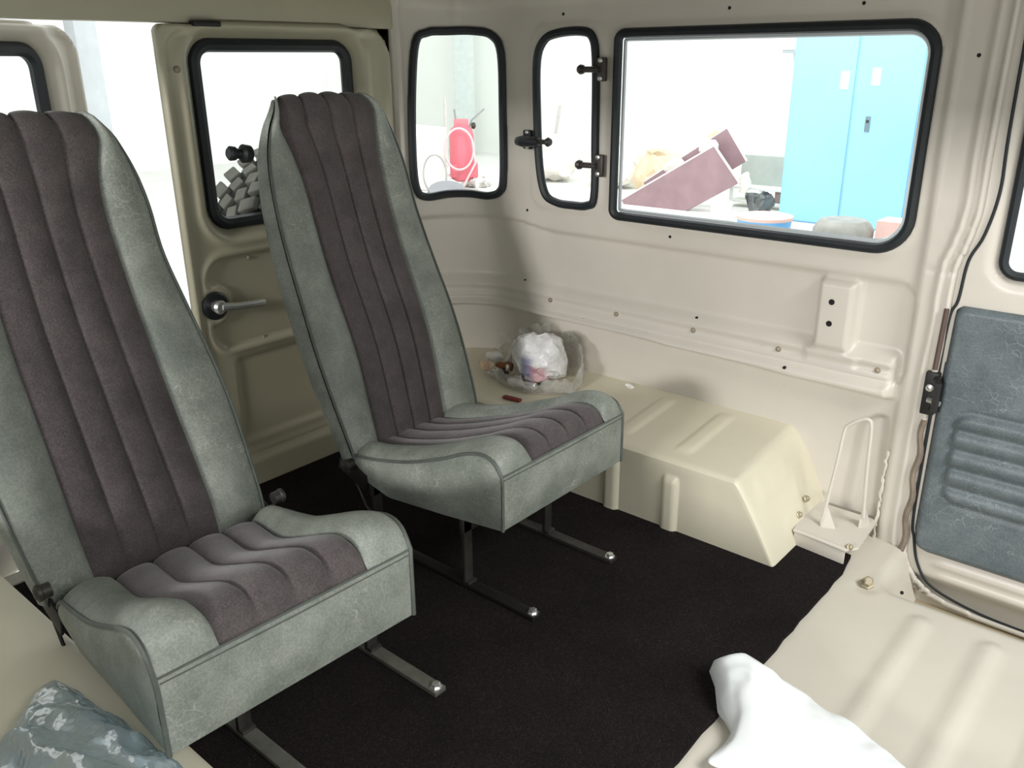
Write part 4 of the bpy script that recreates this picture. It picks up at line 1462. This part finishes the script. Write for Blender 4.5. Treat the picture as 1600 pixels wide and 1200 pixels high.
pn = MB().lathe((-2.84, 8.05, GZ), (0, 0, 1), [(0.22, 0), (0.265, 0.06), (0.27, 0.41), (0.235, 0.47), (0.20, 0.50), (0.10, 0.508)], 32).build('wash_tub', plain('grey_tub', (150, 150, 144), 0.6, var=0.15, scale=10))
tag(pn, 'grey round upturned tub at the foot of the blue cabinet', 'tub')
o = MB().box((-2.40, 8.14, GZ + 0.265), (0.27, 0.28, 0.53), None, 0.01).build('pink_box', plain('pink_box', (220, 184, 176), 0.7))
tag(o, 'pale pink box right of the grey tub', 'box')

# red wheeled extinguisher, board, hose and rubbish seen through the corner window
ex = empty('fire_extinguisher', (-9.35, 9.76, GZ))
tag(ex, 'red wheeled fire extinguisher with a hose loop seen through the corner window', 'extinguisher')
ux = Vector((-0.69, 0.72, 0)).normalized()      # away from the vehicle
rx_ = Vector((0.72, 0.69, 0)).normalized()
RED = plain('extinguisher_red_paled', (216, 108, 120), 0.45, var=0.05)  # true red made paler, haze and overexposure put into the colour
REDL = plain('extinguisher_red_paled_frame', (224, 120, 128), 0.45, var=0.05)  # paled for the haze like the tank
MB().lathe((0, 0, 0.16), (0, 0, 1), [(0.10, 0), (0.17, 0.04), (0.19, 0.10), (0.19, 0.68), (0.16, 0.78), (0.07, 0.84), (0.06, 0.90)], 28).build('tank', RED, ex)
b = MB()
b.box((0.02, 0.02, 0.33), (0.42, 0.34, 0.20), Matrix.Rotation(math.atan2(rx_.y, rx_.x), 3, 'Z'), 0.02)
b.build('base', RED, ex)
hoop = MB()
c0 = -ux * 0.24 + Vector((0, 0, 0.66)) - rx_ * 0.04
hoop.tube([c0 + rx_ * 0.215 * math.cos(a) + Vector((0, 0, 0.30 * math.sin(a))) for a in np.linspace(0, 2 * math.pi, 40)[:-1]], 0.016, True, 8)
hoop.tube([c0 + rx_ * 0.20 + Vector((0, 0, 0.1)), c0 + rx_ * 0.24 - Vector((0, 0, 0.2)), c0 + rx_ * 0.05 - Vector((0, 0, 0.55))], 0.016, seg=8)
hoop.build('hose', plain('hose_pinkish', (226, 190, 192), 0.5), ex)
hd = MB()
for s_ in (-0.5, 1.0):
    hd.tube([rx_ * (0.10 * s_) + Vector((0, 0, 0.9)), rx_ * (0.16 * s_) + Vector((0, 0, 1.06)), rx_ * (0.30 * s_ + 0.05) + Vector((0, 0, 1.22))], 0.014, seg=8)
hd.build('handle', plain('grey_handle', (150, 152, 154), 0.4, 0.4), ex)
MB().box((0, 0, 1.02), (0.22, 0.14, 0.12), Matrix.Rotation(math.atan2(rx_.y, rx_.x), 3, 'Z'), 0.02).build('head', REDL, ex)
vv = MB()
vv.lathe(rx_ * 0.15 + Vector((0, 0, 0.98)), rx_, [(0.03, 0), (0.05, 0.03), (0.05, 0.05), (0.02, 0.07)], 14)
vv.build('valve', STEEL_DARK, ex)
for s_ in (-1, 1):
    MB().lathe(rx_ * (0.19 * s_) - ux * 0.05 + Vector((0, 0, 0.14)), rx_ * s_, [(0.13, 0), (0.14, 0.02), (0.14, 0.05), (0.06, 0.06)], 24).build('wheel', plain('pale_wheel', (214, 210, 208), 0.6), ex)

bd = MB()
rotb = Matrix.Rotation(math.atan2(rx_.y, rx_.x), 3, 'Z') @ Matrix.Rotation(-0.10, 3, 'X') @ Matrix.Rotation(0.10, 3, 'Y')
bd.box((-9.85, 9.55, -0.26), (0.46, 0.04, 0.96), rotb, 0.004)
tag(bd.build('white_board', plain('off_white_board', (238, 236, 230), 0.7)), 'white board leaning left of the red extinguisher', 'board')
bd = MB()
bd.box((-10.6, 9.6, -0.15), (0.40, 0.04, 1.2), rotb, 0.004)
tag(bd.build('grey_board', plain('pale_grey_board', (222, 222, 218), 0.7)), 'pale grey board behind the leaning white board', 'board')
hz_ = MB()
c0 = Vector((-9.30, 9.12, -0.42))
hz_.tube([c0 + rx_ * 0.17 * math.cos(a) + Vector((0, 0, 0.28 * math.sin(a))) + ux * 0.02 * math.sin(3 * a) for a in np.linspace(0, 2 * math.pi, 36)[:-1]], 0.014, True, 8)
hz_.lathe(c0 - Vector((0, 0, 0.30)), (0, 0, 1), [(0.10, -0.03), (0.08, 0.0), (0.03, 0.02)], 12)
tag(hz_.build('hose_loop', plain('grey_hose', (168, 166, 162), 0.6)), 'grey hose loop standing in front of the white board', 'hose')
ty = MB()
ty.lathe((-8.93, 8.98, GZ + 0.09), (0.25, -0.25, 1), [(0.13, -0.06), (0.26, -0.08), (0.29, 0.0), (0.26, 0.08), (0.13, 0.06)], 28)
tag(ty.build('old_tyre', plain('grey_tyre', (140, 142, 144), 0.8)), 'grey tyre lying on the ground below the white board', 'tyre')
for k, (lx, ly, sz, sd, lab) in enumerate(((-9.42, 8.50, (0.22, 0.2, 0.14), 51, 'pale scrap heap left of the lying tyre'), (-9.6, 10.35, (0.26, 0.2, 0.10), 52, 'pale scrap heap under the red extinguisher'))):
    o = blob('scrap_heap', (lx, ly, GZ + 0.05), sz, 0.09, 7, sd, plain('pale_scrap', (206, 206, 200), 0.7, var=0.2, scale=8), sub=4, flat=-0.05)
    tag(o, lab, 'scrap')
cl = MB().box((-13.2, 13.9, 1.6), (0.42, 0.42, 4.7), Matrix.Rotation(math.atan2(rx_.y, rx_.x), 3, 'Z'), 0.01).build('column', plain('pale_green_column', (196, 206, 202), 0.7))
struct(cl, 'pale grey-green workshop column behind the red extinguisher', 'column')
st_ = MB().tube([(-11.9, 12.0, GZ), (-12.0, 12.1, 0.50)], 0.03, seg=8).build('thin_pole', plain('pale_pole', (206, 202, 196), 0.6))
tag(st_, 'thin pole standing left of the workshop column', 'pole')
st_ = MB().tube([(-9.45, 12.05, GZ), (-9.19, 12.0, 0.44)], 0.028, seg=8).build('leaning_stick', plain('grey_stick', (190, 190, 184), 0.6))
tag(st_, 'leaning grey stick seen through the hinged quarter window', 'stick')
gc = MB().box((-7.0, 3.20, 1.3), (0.10, 0.22, 4.1), Matrix.Rotation(0.35, 3, 'Z'), 0.01).build('gate_post', plain('pale_grey_post', (186, 192, 194), 0.6))
struct(gc, 'pale grey gate post seen between the two back doors', 'post')
